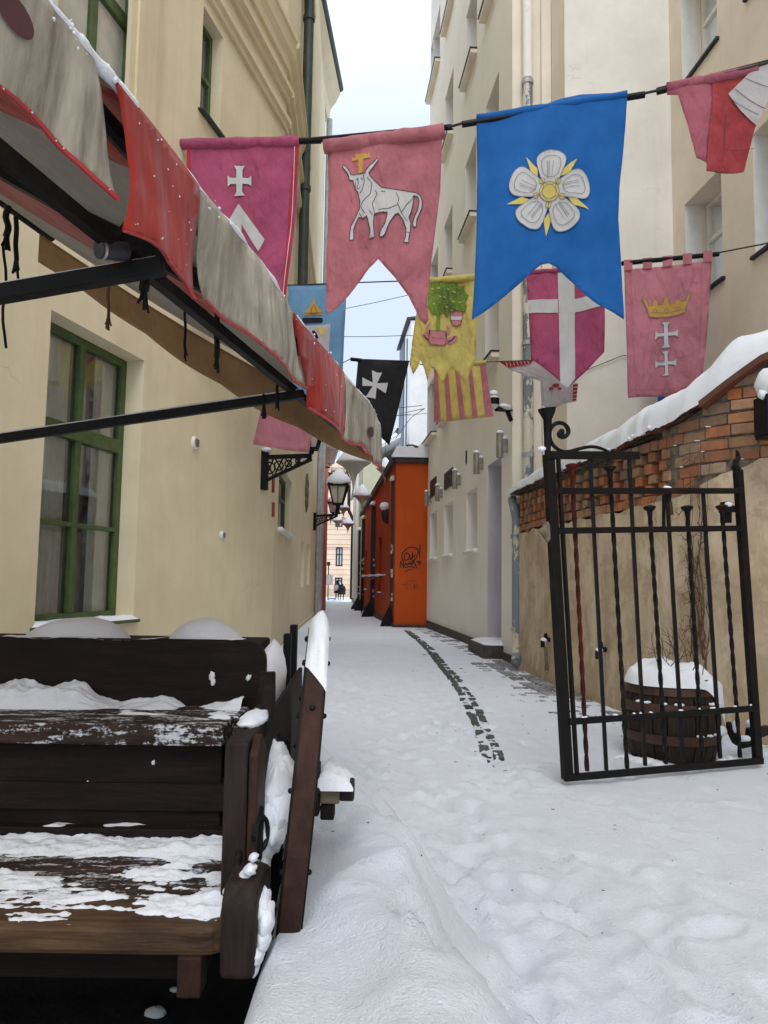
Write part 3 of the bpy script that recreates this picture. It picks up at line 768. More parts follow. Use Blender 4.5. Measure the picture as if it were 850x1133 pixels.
mb = MB(); quadwall(mb, (1.264,21.7), (12,21.7), -.3, 19.5); quadwall(mb, (12,21.7), (12,-8.), -.3, 19.5); quadwall(mb, (12,-8.), (5.94,-8.), -.3, 19.5); mb.build('wall', M['whitewall'], rb)
mb = MB(); mb.add([(2.03,12.1,19.5),(1.264,21.7,19.5),(12,21.7,19.5),(12,-8,19.5),(5.94,-8,19.5),(4.388,11.4,19.5),(2.735,11.4,19.5),(2.66,12.1,19.5)], [tuple(range(8))]); mb.build('roof', M['char'], rb)
mb = MB(); mb.lbox(R, -.1, R.len+.05, -.1, .22, 19.5, 19.8); mb.build('cornice', M['facade'], rb)
a = atY(583.5, 200, 12.02); b = atY(583.5, 430, 12.02)
mb = MB(); mb.tube([(a.x, 11.98, 2.4), (a.x, 11.98, 9.3), (a.x, 11.98, 9.6)], .085, 12); mb.build('drainpipe', M['peel_hi'], rb, smooth=True, bevel=0)
mb = MB(); mb.tube([(a.x, 11.98, 9.6), (a.x, 11.98, 19.4)], .082, 12); mb.build('drainpipe', M['facade'], rb, smooth=True)
mb = MB()
for z in (3.3, 5.1, 7.2, 9.5): mb.tube([(a.x, 11.98, z), (a.x, 11.98, z+.07)], .10, 12); mb.box(a.x-.02, a.x+.02, 11.98, 12.1, z, z+.05)
mb.build('pipe_bracket', M['grey_metal'], rb)
# lower pipe against the end of the garden wall
mb = MB(); q = atY(571.5, 640, 11.75)
mb.tube([(q.x-.02, 11.98, 2.62), (q.x-.02, 11.75, 2.45), (q.x, 11.72, 2.3), (q.x, 11.72, .42), (q.x-.02, 11.62, .26), (q.x-.06, 11.45, .16)], [.075,.08,.075,.075,.075,.08], 12)
for z in (.6, 2.0): mb.tube([(q.x, 11.72, z), (q.x, 11.72, z+.06)], .095, 12)
mb.build('drainpipe', M['peel_lo'], rb, smooth=True)
# wall sconces
for i, (px, py) in enumerate(((557,493),(530,513),(505,531),(485,546),(472.5,552))):
    s_, z_ = R.px(px+4.5, py); r = thing('wall_sconce', R.pt(s_, 0, z_-.2), ['steel cylinder wall light nearest to the doorway of the pale building', 'steel cylinder wall light second from the doorway', 'steel cylinder wall light in the middle of the row of five', 'steel cylinder wall light beside the farthest dark vent', 'farthest steel wall light at the corner beside the orange building'][i], 'wall light', 'steel cylinder wall lights on the pale facade')
    mb = MB(); mb.tube([R.pt(s_, .125, z_-.2), R.pt(s_, .125, z_+.2)], .06, 16); mb.build('cylinder', M['steel'], r, smooth=True)
    mb = MB(); mb.lbox(R, s_-.04, s_+.04, -.005, .08, z_-.11, z_+.11); mb.build('mount', M['steel'], r, bevel=.01)
    mb = MB(); mb.blob(R.pt(s_, .125, z_+.205), .066, .066, .045, 10, 6, flat=-.012); mb.blob(R.pt(s_, .05, z_+.115), .06, .06, .04, 8, 5, flat=-.01); mb.build('snow', M['snow'], r, smooth=True, keep_sharp=0)
# security camera on an arm
s_, z_ = R.px(568, 457); cr = thing('security_camera', R.pt(.08, 0, 4.1), 'dark bracket arm with a white domed security camera, snow on it', 'camera')
A = atY(566, 452, 12.05); B = atY(548.5, 448, 11.6)
mb = MB(); mb.bar(A+Vector((0,.06,-.0)), B+Vector((0,0,-.06)), .07, .05); mb.bar(A+Vector((.0,.05,-.18)), A.lerp(B,.25)+Vector((0,0,-.06)), .06, .05); mb.build('arm', M['black'], cr)
mb = MB(); mb.blob(B+Vector((-.03,0,.05)), .085, .085, .12, 12, 8, 0); mb.build('dome', M['white'], cr, smooth=True)
mb = MB(); mb.tube([B+Vector((-.03,0,.0)), B+Vector((-.03,0,.10))], .088, 14); mb.build('lens_band', M['black'], cr, smooth=True)
mb = MB(); mb.blob(B+Vector((-.03,0,.16)), .075, .075, .07, 10, 6, .1, flat=-.02)
mb.tube([A.lerp(B, t)+Vector((0,0,.005)) for t in (.0,.2,.4,.6,.75)], [.02,.045,.05,.04,.015], 8); mb.build('snow', M['snow'], cr, smooth=True, keep_sharp=0)

# ================================================================== ORANGE ANNEX and the far street
def Rline(Y): return .335-.08*(Y-21.9)
ob_ = thing('orange_annex', (1.5, 30, 0), 'low bright orange rendered annex with graffiti and snowy sloping roof', 'building')
O = LF((.335,21.9), (Rline(41.),41.), -1)
zr = 4.84
mb = MB(); quadwall(mb, (.335,21.9), (1.30,21.9), -.3, zr); mb.build('wall', M['orange'], ob_)
dops = [[5.0,6.6,.9,2.9],[9.5,10.8,.3,2.6],[13.8,15.,.9,2.7]]
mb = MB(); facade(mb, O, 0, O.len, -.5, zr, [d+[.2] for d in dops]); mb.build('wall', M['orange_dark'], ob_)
for d in dops: window(ob_, O, d, .12, M['char'], .08, (.5,), (), glass='darkglass', sill=(.06,.05,'char'), snow=True)
mb = MB(); mb.add([(.335,21.9,zr),(Rline(41),41,zr),(6,41,zr),(6,21.95,zr),(1.30,21.9,zr)], [(0,1,2,3,4)]); quadwall(mb, (Rline(41),41), (6,41), -.5, zr); mb.build('roof', M['char'], ob_)
mb = MB(); mb.lbox(O, -.02, O.len, -.03, .12, zr-.12, zr+.02); mb.box(.30, 1.26, 21.8, 21.93, zr-.12, zr+.02); mb.build('fascia', M['char'], ob_)
mb = MB()
def rs(u, v):
    s_ = O.len*v; q = O.pt(s_, .16-.16*0-2.2*u, zr)
    e_ = min(1, u*6, (1-u)*6+.2)
    q.z += .02+.34*min(1, math.sqrt(max(0, u*5)))*(1+.35*fb(u*3, v*14, 2.)); q.y -= .14*(v == 0); return q
mb.grid(rs, 14, 60); mb.grid(lambda u, v: Vector((.19+1.06*u, 21.76, zr+.02+.33*v*(1+.3*fb(u*4,0,2.))*min(1, 6*u+.1))), 14, 3); mb.build('snow', M['snow'], ob_, smooth=True, keep_sharp=0)
mb = MB(); mb.lbox(O, 0, O.len, -.02, .04, -.6, .12); mb.box(.33, 1.28, 21.86, 21.93, -.4, .10); mb.build('plinth', M['plinth'], ob_)
# graffiti
gs = Surf((.3,21.9), (1.3,21.9)); G = lambda p: zz(p, 14.16, 430, 590)
mb = MB()
for pts, w in ((sm(G([(240,440),(205,390),(210,330),(250,270),(310,225),(370,215),(440,235),(465,270),(460,320),(430,380),(400,430)]),2,False),.9),
  (sm(G([(320,330),(285,300),(250,330),(245,400),(275,430),(320,400),(325,340)]),1,False),.8),(sm(G([(330,330),(335,390),(365,395),(380,300)]),1,False),.75),
  (G([(378,300),(372,400),(400,350),(425,340)]),.75),(G([(330,400),(390,430),(350,480),(380,450)]),.8),
  (G([(180,550),(190,430),(230,520),(240,420)]),.9),(G([(225,550),(270,470),(300,490),(330,440),(350,500)]),.8),(G([(270,490),(350,470),(390,500)]),.8),
  (G([(390,430),(430,510),(450,550)]),.8),(sm(G([(255,540),(300,520),(360,520),(420,545)]),1,False),.8),(sm(G([(260,605),(300,570),(370,560)]),1,False),.6),
  (G([(500,180),(485,290),(490,385)]),.9),(G([(465,430),(470,490),(520,460),(480,450)]),.8),(G([(430,440),(500,440)]),.6)):
    stroke(mb, gs, pts, w*1.3, .012, 2.)
gf = mb.build('graffiti', M['paint'], ob_)
mb = MB()
for pts in ([(210,800),(270,800),(300,750),(430,745)],[(270,790),(270,870)],[(300,800),(305,900)],[(345,770),(345,890)],[(390,800),(400,870),(440,780)],[(400,810),(480,815)],[(400,860),(490,850)],[(400,800),(405,900)]):
    stroke(mb, gs, G(pts), .45, .010, 2.)
mb.build('graffiti', M['paintthin'], ob_)
# black posts along the annex
for i, (px, pb, pt_) in enumerate(((434,691,532),(412,676,559),(401.5,668,574),(397.5,661,587))):
    Y = 2.095/(.08+(px-425-2)/850.) if i else 22.5
    Y = [22.6, 30.2, 37.6, 41.8][i]
    b0 = atY(px, pb, Y); zt = atY(px, pt_, Y).z; g_ = base_z(Y)
    r = thing('advertising_post', (b0.x, Y, float(g_)), ['nearest tall charcoal post covered with torn posters at the orange annex corner', 'second tall charcoal post with posters along the orange side wall', 'third charcoal post along the orange side wall', 'farthest charcoal post, behind the others at the end of the orange wall'][i], 'post', 'charcoal posts along the orange annex')
    w = .16 if i == 0 else .19
    mb = MB(); mb.box(b0.x-w/2, b0.x+w/2, Y-.1, Y+.1, float(g_)-.1, zt); mb.build('shaft', M['char'], r, bevel=.01)
    mb = MB(); mb.prism([(b0.x+w/2,Y-.11,g_-.05),(b0.x-w*2.3,Y-.5,g_-.05),(b0.x-w*2.0,Y-.5,g_+.12),(b0.x-w/2,Y-.11,g_+.62),(b0.x+w/2,Y-.11,g_+.62)], Vector((0,.16,0))); mb.build('foot', M['char'], r)
    mb = MB(); mb.blob((b0.x, Y, zt+.04), w*.85, .16, .13, 10, 7, .2, flat=-.05); mb.build('snow', M['snow'], r, smooth=True, keep_sharp=0)
    mb = MB(); rr = random.Random(i)
    for k in range(12 if i == 0 else 6):
        z = float(g_)+.7+rr.random()*1.75; h = .05+.09*rr.random(); x = rr.uniform(-.4,.3)*w; ww = w*rr.uniform(.25,.5)
        mb.add([(b0.x+x-ww/2,Y-.104,z),(b0.x+x+ww/2,Y-.104-.0,z+rr.uniform(-.02,.02)),(b0.x+x+ww/2,Y-.104,z+h),(b0.x+x-ww/2,Y-.104,z+h*.9)], [(0,1,2,3)])
    mb.build('poster', M['c_grey'], r)
# snowy rail between the posts
a = atY(401, 638.5, 34); b = atY(428, 637.5, 25.2)
r = thing('handrail', a, 'thin horizontal snow-topped rail in front of the orange wall', 'rail')
mb = MB(); mb.tube([a, b], .03, 8); mb.tube([a, (a.x, a.y, base_z(34))], .03, 8); mb.tube([b, (b.x, b.y, base_z(25))], .03, 8); mb.build('bar', M['black'], r)
mb = MB(); mb.tube([a.lerp(b, k/10)+Vector((0,0,.04)) for k in range(11)], [.045*(1+.4*math.sin(k*2.)) for k in range(11)], 8); mb.build('snow', M['snow'], r, smooth=True)
# wall lamp hood on the annex
q = atY(427.5, 569, 24.5); r = thing('wall_vent_hood', q, 'small dark hood on the orange wall capped with snow', 'vent hood')
mb = MB(); mb.blob(q, .16, .2, .3, 12, 8, .03); mb.build('hood', M['char'], r, smooth=True)
mb = MB(); mb.blob(q+Vector((-.03,-.03,.24)), .19, .22, .14, 12, 8, .15); mb.build('snow', M['snow'], r, smooth=True, keep_sharp=0)

def far_building(name, label, L, ztop, mat, ops, back, roofm='char', snow=True, frame='white', endwall=True, zb=-1.):
    r = thing(name, L.pt(L.len/2, -1, 0), label, 'building')
    mb = MB(); facade(mb, L, 0, L.len, zb, ztop, [o+[.2] for o in ops])
    A, B = L.pt(0,0,0), L.pt(L.len,0,0); A2, B2 = L.pt(0,-back,0), L.pt(L.len,-back,0)
    quadwall(mb, A2, A, zb, ztop); quadwall(mb, B, B2, zb, ztop); quadwall(mb, B2, A2, zb, ztop)
    mb.build('wall', M[mat], r)
    for o in ops: window(r, L, o, .14, M[frame], .07, (.5,), ((.6,.03),), glass='darkglass')
    mb = MB(); mb.hexa([L.pt(-.1,.25,ztop),L.pt(L.len+.1,.25,ztop),L.pt(L.len+.1,-back,ztop+1.4),L.pt(-.1,-back,ztop+1.4)]+[L.pt(-.1,.25,ztop+.15),L.pt(L.len+.1,.25,ztop+.15),L.pt(L.len+.1,-back,ztop+1.6),L.pt(-.1,-back,ztop+1.6)]); ro = mb.build('roof', M[roofm], r)
    if snow:
        mb = MB(); mb.grid(lambda u, v: L.pt(-.1+(L.len+.2)*u, .25-(back+.2)*v, ztop+.15+1.45*v+(.25*(1+.4*fb(u*9,v*4)) if 0<u<1 and 0<v<1 else 0)), 30, 12); mb.build('snow', M['snow'], ro, smooth=True, keep_sharp=0)
    return r
# red building at the far left
LR = LF((-2.03,24.7), (-2.72,37.), 1)
r = far_building('red_building', 'narrow strip of a brick red rendered house beyond the cream building', LR, 7.2, 'redwall', [[6.,7.4,3.6,5.4],[9.2,10.4,3.6,5.4]], 7)
L5 = LF((-2.9,38.), (-5.9,70.), 1)
far_building('far_left_house', 'pale house side hidden beyond the red house on the left', L5, 6.5, 'cream', [[3,4.2,1.5,3.],[8,9.2,1.5,3.]], 8)
# pale green building on the right
LG = LF((Rline(41.6),41.6), (-2.55,63.), -1)
r = far_building('pale_green_building', 'pale green rendered building behind the orange annex with white drainpipe', LG, 7.8, 'palegreen', [[4,5.3,2.,3.8],[9,10.3,2.,3.8],[4,5.3,5.,6.8],[9,10.3,5.,6.8]], 2.1, roofm='whitewall')
mb = MB(); mb.tube([LG.pt(.6,.18,.2), LG.pt(.6,.18,7.8)], .11, 10); mb.build('drainpipe', M['white'], r, smooth=True); mb = MB(); mb.tube([LG.pt(7.,.18,.2), LG.pt(7.,.18,7.8)], .11, 10); mb.build('drainpipe', M['white'], r, smooth=True)
mb = MB(); mb.tube([LG.pt(12,.2,.0), LG.pt(12,.2,5.6), LG.pt(12,.5,6.2), LG.pt(12,.5,8.)], .12, 10); mb.build('drainpipe', M['char'], r, smooth=True)
# white high building with blue-grey cladding, above the annex
LW = LF((1.42,44.), (.94,50.), -1)
r = far_building('white_tower_block', 'tall white building with a blue-grey clad corner above the orange annex', LW, 16.6, 'whitewall', [], 9, snow=False)
mb = MB(); mb.box(1.42, 8, 43.9, 44.0, -1, 16.4); mb.build('wall', M['whitewall'], r)
mb = MB(); mb.lbox(LW, 3.2, 6.0, -.02, .06, 2., 16.5); mb.lbox(LW, 1.6, 1.9, -.02, .05, 4., 16.); mb.build('cladding_strip', M['bluesteel'], r)
LB2 = LF((1.05,52.), (-.2,63.), -1)
r = far_building('grey_house', 'grey house with a blue corner post between tower block and pale green building', LB2, 11.6, 'whitewall', [[.6,1.8,8.6,10.4],[4,5.2,8.6,10.4]], 8)
mb = MB(); mb.tube([LB2.pt(-.05,.1,4), LB2.pt(-.05,.1,11.5)], .17, 10); mb.build('corner_post', M['bluesteel'], r, smooth=True)
# end building across the far street
EB = LF((-13,86), (3,86), 1)
eb = thing('ochre_end_building', (-5, 88, 0), 'pale ochre banded building closing the far end of the alley', 'building')
def eo(x0, x1, y0, y1): 
    A = atY(x0, y1, 86); B = atY(x1, y0, 86); return [A.x+13, B.x+13, A.z, B.z]
eops = [eo(371.3,379.5,605.5,626.5), eo(370.5,379,639,648.5), eo(371,379.5,567,583)]
for k in (-1, 1):
    for o in eops[:3]: eops = eops+[[o[0]+k*3.6, o[1]+k*3.6, o[2], o[3]]]
mb = MB(); facade(mb, EB, 0, 16, -1.5, 14.4, [o+[.2] for o in eops]); mb.box(-13, 3, 86.6, 94, -1.5, 14.3); mb.build('wall', M['endwall'], eb)
for o in eops: window(eb, EB, o, .12, M['char'], .15, (.5,), ((.62,.06),), glass='skypane')
mb = MB(); z = .2
while z < 8.4:
    S = sorted([0, 16]+[v for o in eops if o[2] < z < o[3] for v in o[:2]])
    for k in range(0, len(S), 2): mb.lbox(EB, S[k], S[k+1], -.02, .012, z, z+.05)
    z += .56
mb.build('joint_lines', M['endline'], eb)
mb = MB(); mb.lbox(EB, -.1, 16.1, -.1, .35, 8.3, 8.7); mb.lbox(EB, -.1, 16.1, -.1, .5, 13.9, 14.5); mb.lbox(EB, -.1, 16.1, -.1, .2, 5.0, 5.2); mb.build('cornice', M['endwall'], eb, bevel=.03)
mb = MB(); mb.lbox(EB, -.1, 16.1, -.2, .45, 14.502, 14.8); mb.build('snow', M['snow'], eb, bevel=.08)
cu = bpy.data.curves.new('lettering', 'FONT'); cu.body = 'R A'; cu.size = 1.55; cu.extrude = .02; cu.align_x = 'CENTER'
to_ = bpy.data.objects.new('lettering', cu); COL.objects.link(to_); bpy.context.view_layer.update(); tme = bpy.data.meshes.new_from_object(to_.evaluated_get(bpy.context.evaluated_depsgraph_get())); bpy.data.objects.remove(to_)
tx = bpy.data.objects.new('lettering', tme); COL.objects.link(tx); q = atY(377, 530, 85.9); tx.parent = eb
tx.location = Vector((q.x, 85.93, q.z-.1))-Vector(eb.location); tx.rotation_euler = (math.pi/2, 0, 0); tme.materials.append(M['char']); ORG[tx.name] = Vector()
# signpost at the end of the alley
q = atY(363.5, 634, 70); r = thing('signpost', (q.x, 70, -.5), 'small post with a pale sign at the far end of the alley', 'sign')
mb = MB(); mb.tube([(q.x,70,-.6),(q.x,70,2.9)], .05, 8); mb.build('pole', M['char'], r)
mb = MB(); mb.box(q.x-.32, q.x+.42, 69.93, 69.96, .9, 1.75); mb.build('panel', M['c_grey'], r)
mb = MB(); mb.box(q.x-.15, q.x+.15, 69.9, 70.1, 2.6, 2.95); mb.build('box', M['char'], r)
# ================================================================== STREET LANTERNS on brackets
def lantern(root, c, s, mat='black', snow=True):
    """four-sided tapering street lantern standing on c, about s tall"""
    w0, w1, h0, h1 = .13*s, .27*s, .12*s, .66*s
    R4 = lambda w, z: [c+Vector((x*w, y*w, z)) for x, y in ((-1,-1),(1,-1),(1,1),(-1,1))]
    mb = MB(); mb.tube([c, c+Vector((0,0,h0))], [.05*s,.09*s], 10)
    a, b = R4(w0, h0), R4(w1, h1)
    for k in range(4): mb.bar(a[k], b[k], .045*s)
    for k in range(4):
        mb.bar(a[k], a[(k+1)%4], .05*s, up=(0,0,1)); mb.bar(b[k], b[(k+1)%4], .07*s, up=(0,0,1))
        m0, m1 = (a[k]+a[(k+1)%4])/2, (b[k]+b[(k+1)%4])/2; mb.bar(m0, m1, .02*s)
        mb.tube([b[k], b[k]+Vector((0,0,.07*s))], [.03*s,.01*s], 6)
    mb.hexa(R4(w1*1.08, h1)+R4(w1*.5, h1+.2*s)); mb.tube([c+Vector((0,0,h1+.2*s)), c+Vector((0,0,h1+.34*s))], [.05*s,.01*s], 8)
    la = mb.build('lantern', M[mat], root)
    mb = MB(); mb.hexa(R4(w0*.9, h0)+R4(w1*.93, h1-.01)); mb.build('pane', M['opal'], la)
    if snow:
        mb = MB(); mb.lathe([(w1*1.2,h1+.02*s),(w1*1.32,h1+.10*s),(w1*1.0,h1+.26*s),(w1*.5,h1+.40*s),(w1*.12,h1+.52*s)], c, 16, .18); mb.build('snow', M['snow'], la, smooth=True, keep_sharp=0)
def bracket(root, base, tip, hgt):
    d = tip-base; mb = MB(); t = .045
    lo = base-Vector((0,0,hgt)); z = Vector((0,0,1))
    mb.bar(base, tip, t*1.3, t); mb.bar(lo, tip-z*.05, t, t); mb.bar(base+z*.1, lo-z*.12, .10, .12)
    n = 5
    for k in range(n):
        u0, u1 = k/n, (k+1)/n
        p0, p1 = base.lerp(tip,u0), base.lerp(tip,u1); q0, q1 = lo.lerp(tip-z*.05,u0), lo.lerp(tip-z*.05,u1)
        mb.bar(p0, q1, .02, .025); mb.bar(q0, p1, .02, .025)
    for k in range(4):
        u = (k+.5)/n; c = base.lerp(tip,u).lerp(lo.lerp(tip-z*.05,u), .5); r = hgt*(1-u)*.27
        e = d.normalized(); mb.tube([c+(e*math.cos(a)+z*math.sin(a))*r for a in [i*math.pi/6 for i in range(13)]], .011, 6)
    mb.build('bracket', M['black'], root)
s_, z_ = L1.px(291, 506); base = L1.pt(s_, .03, z_); tip = base+Vector((.66, -.02, .03))
r = thing('street_lantern', base, 'black lattice wall bracket with its lantern half hidden behind the small pink flag', 'street lamp', 'wall lanterns on the cream building')
bracket(r, base, tip, .34); lantern(r, tip+Vector((-.01,0,.02)), .62)
mb = MB(); mb.blob(base+Vector((.03,-.03,.10)), .08, .08, .035, 12, 7, .3); mb.build('snow', M['snow'], r, smooth=True, keep_sharp=0)
s_, z_ = L2.px(347, 571); base = L2.pt(s_, .03, z_); tip = Vector((atY(374, 571, base.y).x, base.y-.05, base.z+.06))
r = thing('street_lantern', base, 'black street lantern with opal glass and a tall snow cap on a wall bracket', 'street lamp', 'wall lanterns on the cream building')
bracket(r, base, tip, .30)
mb = MB(); mb.tube([tip, tip+Vector((.0,0,.14)), tip+Vector((0,0,.2))], [.07,.05,.06], 10); mb.build('stem', M['black'], r)
lantern(r, tip+Vector((0,0,.18)), 1.0)
for px, py, Y, s, txt in ((368.5, 569.5, 33, .75, 'small dark lantern with a snow top just left of the big snow-capped lantern'), (365.5, 515.5, 30, 1.0, 'pale lantern on the red house high above the snow-capped lantern')):
    b = atY(px, py, Y); q = LR.pt(Y-24.7, 0, b.z)
    r = thing('street_lantern', q, txt, 'street lamp'); mb = MB(); mb.bar(q-Vector((0,0,.05)), b-Vector((0,0,.05)), .06, .06); mb.build('bracket', M['black'], r); lantern(r, b, s, 'grey_metal' if s == 1. else 'black')
# ================================================================== HANGING PALE LANTERNS with snow on them
cab = []
HL = [((400.5,536,566,20.5), 27, 'pale hanging lantern with a snow cone, right in front of the pale green wall'),
      ((391,489,542,38), 19, 'largest pale hanging lantern, part hidden by the end of the beige awning'),
      ((380,554,573,14), 30, 'pale hanging lantern just right of the snow-capped street lantern'),
      ((385,572,590,14), 36, 'pale snow-topped hanging lantern lowest of its cluster'),
      ((373.5,568,587,12), 44, 'small pale hanging lantern at the left of the lowest one'),
      ((366,562,581,11), 40, 'small pale hanging lantern beside the red house wall'),
      ((426,506,536,20), 25, 'pale hanging lantern half hidden behind the tip of the awning')]
for (x, y0, y1, w), Y, txt in HL:
    top = atY(x, y0, Y); bot = atY(x, y1, Y); h = top.z-bot.z; rad = (w/2)*Y/F
    c = bot
    r = thing('hanging_lantern', c, txt, 'lantern', 'pale cone lanterns hung over the alley')
    mb = MB(); mb.lathe([(rad*.03,0),(rad*.10,h*.18),(rad*.24,h*.33),(rad*.62,h*.47),(rad*.97,h*.55),(rad*.98,h*.58)], c, 18, .05); mb.build('shade', M['paleshade'], r, smooth=True)
    mb = MB(); mb.lathe([(rad*1.0,h*.56),(rad*1.02,h*.60),(rad*.80,h*.70),(rad*.45,h*.86),(rad*.10,h*1.0)], c, 18, .12); mb.build('snow', M['snow'], r, smooth=True, keep_sharp=0)
    zt = atY(x, 480, Y).z+.6; cab.append((c+Vector((0,0,h)), Vector((c.x, c.y, zt))))
    mb = MB(); mb.tube([c+Vector((0,0,h*.95)), (c.x, c.y, zt)], .008, 6); mb.tube([(c.x-1.6, c.y, zt+.12), (c.x-.6, c.y, zt+.03), (c.x, c.y, zt), (c.x+.8, c.y, zt+.04), (c.x+1.7, c.y, zt+.15)], .008, 6); mb.build('cable', M['cable'], r)

# ================================================================== BANNERS
Zb = lambda pts: zz(pts, 7.083, 360, 160)
# magenta with cross and chevron
flag('hanging_banner', 'magenta banner with white cross and arrow shape, hanging nearest the cream building', [(207,160),(331,157),(328,230),(316,334),(300,340),(212,336),(209,240)], 8.05, 7.95, M['c_mag'],
  [('stripe','c_magred',[[(325.5,162),(331,161),(316,334),(312,335)],[(207,162),(211,162),(214,250),(210,250)]],[],.006),
   ('piping','c_white',[],[([(326.5,162),(324,230),(313,334)],.8)],.012),
   ('emblem','c_white',[crossp(265.5,201,13.5,17,3.7,6.6),[(264.5,226),(293.5,266),(286.5,279.5),(269,251),(267,247),(267,268),(261,262),(261,246),(250,262),(244,256)]],[],.008),
   ('outline','ink',[],[(loop(crossp(265.5,201,13.5,17,3.7,6.6)),.5)],.011)],
  amp=.03, fold=2.5, pole=((191,161),(355,154.5),.034), seed=1, roll=((197,160.5),(331,157),.058))
# pink with the ox
ox = Zb([(255,370),(238,350),(222,300),(218,275),(200,280),(183,265),(185,245),(170,215),(132,170),(140,155),(165,170),(190,210),(200,232),(222,240),(240,232),(300,230),(315,240),(320,215),(350,180),(410,128),(425,135),(395,175),(345,235),(355,255),(395,300),(450,350),(560,360),(640,368),(710,372),(745,395),(760,440),(755,490),(730,545),(715,580),(712,630),(695,642),(685,625),(690,590),(700,550),(725,500),(735,440),(725,405),(695,395),(690,450),(675,520),(655,570),(670,610),(665,680),(655,745),(655,772),(615,770),(630,735),(635,660),(610,590),(575,545),(550,560),(510,620),(490,670),(475,720),(455,740),(430,735),(440,690),(470,640),(490,560),(490,540),(400,550),(385,560),(380,620),(385,680),(390,735),(345,742),(355,680),(335,590),(325,560),(295,575),(260,560),(235,600),(215,650),(218,715),(210,735),(185,735),(185,680),(195,620),(225,570),(265,500),(270,450)])
oxl = [Zb(q) for q in ([(330,265),(370,315),(355,390),(290,450),(275,480),(310,540)],[(300,240),(310,290),(295,350),(270,380)],[(395,365),(410,395),(370,470),(385,520),(390,550)],[(555,380),(580,430),(570,480),(500,510),(420,525)],[(570,470),(600,540),(640,600)],[(690,400),(680,430),(640,470),(600,530)],[(235,280),(250,265),(258,285)],[(275,265),(295,270),(290,285)],[(240,335),(258,345),(275,330)],[(440,380),(475,378)],[(345,520),(375,555)],[(265,530),(290,575)],[(640,690),(665,690)],[(235,290),(240,330)],[(255,255),(258,300),(250,330)])]
flag('hanging_banner', 'faded pink swallowtail banner with a white ox and a gold cross between its horns', [(362,150),(490,143),(487,215),(480,265),(474.5,310),(472,335),(474,352),(470,357.5),(464,352),(460,343),(452,327),(438,309),(428,298),(419,288),(408,297),(396,312),(385,326),(376,334),(370,341),(360,345.5),(361,290),(363,230)], 7.9, 7.7, M['c_pink'],
  [('emblem','c_white',[ox],[],.008),('cross','c_gold',[[(r_[0],r_[1]) for r_ in Zb([(205,100),(235,110),(240,75),(330,75),(335,100),(350,70),(358,115),(300,118),(292,220),(258,225),(262,120),(210,128)])]],[],.008),
   ('outline','ink',[],[(loop(ox),.75)]+[(q,.65) for q in oxl],.013)], amp=.035, fold=3., pole=((340,155.5),(500,141),.03), seed=2, roll=((358.5,161.5),(492,146),.075))
# blue with the rose
ro_c = (607.5, 215.5)
def petal(an):
    q = [(8,-7.5),(20,-12),(33,-16.5),(40,-15.5),(44.5,-9),(45.5,0),(44.5,9),(40,15.5),(33,16.5),(20,12),(8,7.5)]
    c, s = math.cos(an), math.sin(an); return [(ro_c[0]+x*c-y*s, ro_c[1]+x*s*1.02+y*c*1.02) for x, y in q]
def rosept(an, pts):
    c, s = math.cos(an), math.sin(an); return [(ro_c[0]+x*c-y*s, ro_c[1]+x*s+y*c) for x, y in pts]
angs = [math.radians(-86+72*k) for k in range(5)]
pet = [sm(petal(a), 1) for a in angs]; sep = [rosept(a+math.radians(36), [(12,-2),(30,-4.2),(48,0),(30,4.2),(12,-8.)]) for a in angs]
pl = []
for a in angs:
    pl += [(loop(sm(rosept(a, [(16,-7),(33,-11.5),(39,-8),(40,0),(39,8),(33,11.5),(16,7)]),1)),.6)]+[(rosept(a, [(15,k*1.6),(34,k*2.2)]),.5) for k in (-2,-1,1)]
flag('hanging_banner', 'bright blue swallowtail banner with a large white and yellow rose', [(527,127.5),(545,125.5),(575,121.5),(600,117.5),(622,110),(642,105.5),(670,103.5),(694.5,102),(692,140),(689,175),(686,205),(685,240),(688,280),(690,315),(691.5,351.5),(680,345),(665,338),(650,328),(636,316),(622,303),(614,296),(607,293),(599,295),(588,303),(574,316),(560,327),(548,336),(536,345),(522,353),(525,310),(527,260),(528,190)], 7.35, 7.1, M['c_blue'],
  [('sepal','c_lemon',sep,[],.007),('petal','c_white',pet,[],.012),('centre','c_lemon',[ell(*ro_c,11,11,20)]+[ell(*rosept(a+math.radians(36),[(15,0)])[0],3.2,3.2,10) for a in angs],[],.018),
   ('outline','inkgrey',[],[(loop(p),.5) for p in pet]+pl+[(loop(ell(*ro_c,11,11,20)),.6),(loop(ell(*ro_c,7.5,7.5,20)),.5)]+[(loop(ell(*rosept(a+math.radians(36),[(15,0)])[0],3.2,3.2,10)),.6) for a in angs],.022)],
  amp=.05, fold=1.6, pole=((511,135.5),(714,103),.032), seed=3, roll=((527.5,129.5),(694,104.2),.036))
# folded over banner on the right
sfx = flag('hanging_banner', 'red and pink banner folded over its rope, with a grey white flap', [(737,95),(760,92),(787,86),(840,75),(852,73),(845,120),(835,143),(829,166),(824,188),(800,188.5),(782,188),(782.5,179),(770,176),(762,150),(750,107),(738,106)], 7.0, 6.8, M['c_rose'],
  [('panel','c_red',[[(788,85.5),(838,74.5),(843,120),(835,143),(824,188.3),(781.5,188.3),(784,150),(788,110)]],[],.016),
   ('flap','c_grey',[[(805.5,105),(836,75),(851,71.5),(880,69),(872,92),(851,108),(836,141),(820,124)]],[],.034),
   ('seam','ink',[],[([(813,100),(845,125)],.6),([(810,112),(838,130)],.5),([(803,128),(801,165),(834,166)],.5),([(824,88),(857,106)],.5)],.039)],
  amp=.04, fold=2.2, pole=((727,100),(860,68),.034), seed=4, roll=((737.5,97.5),(838,77),.045))
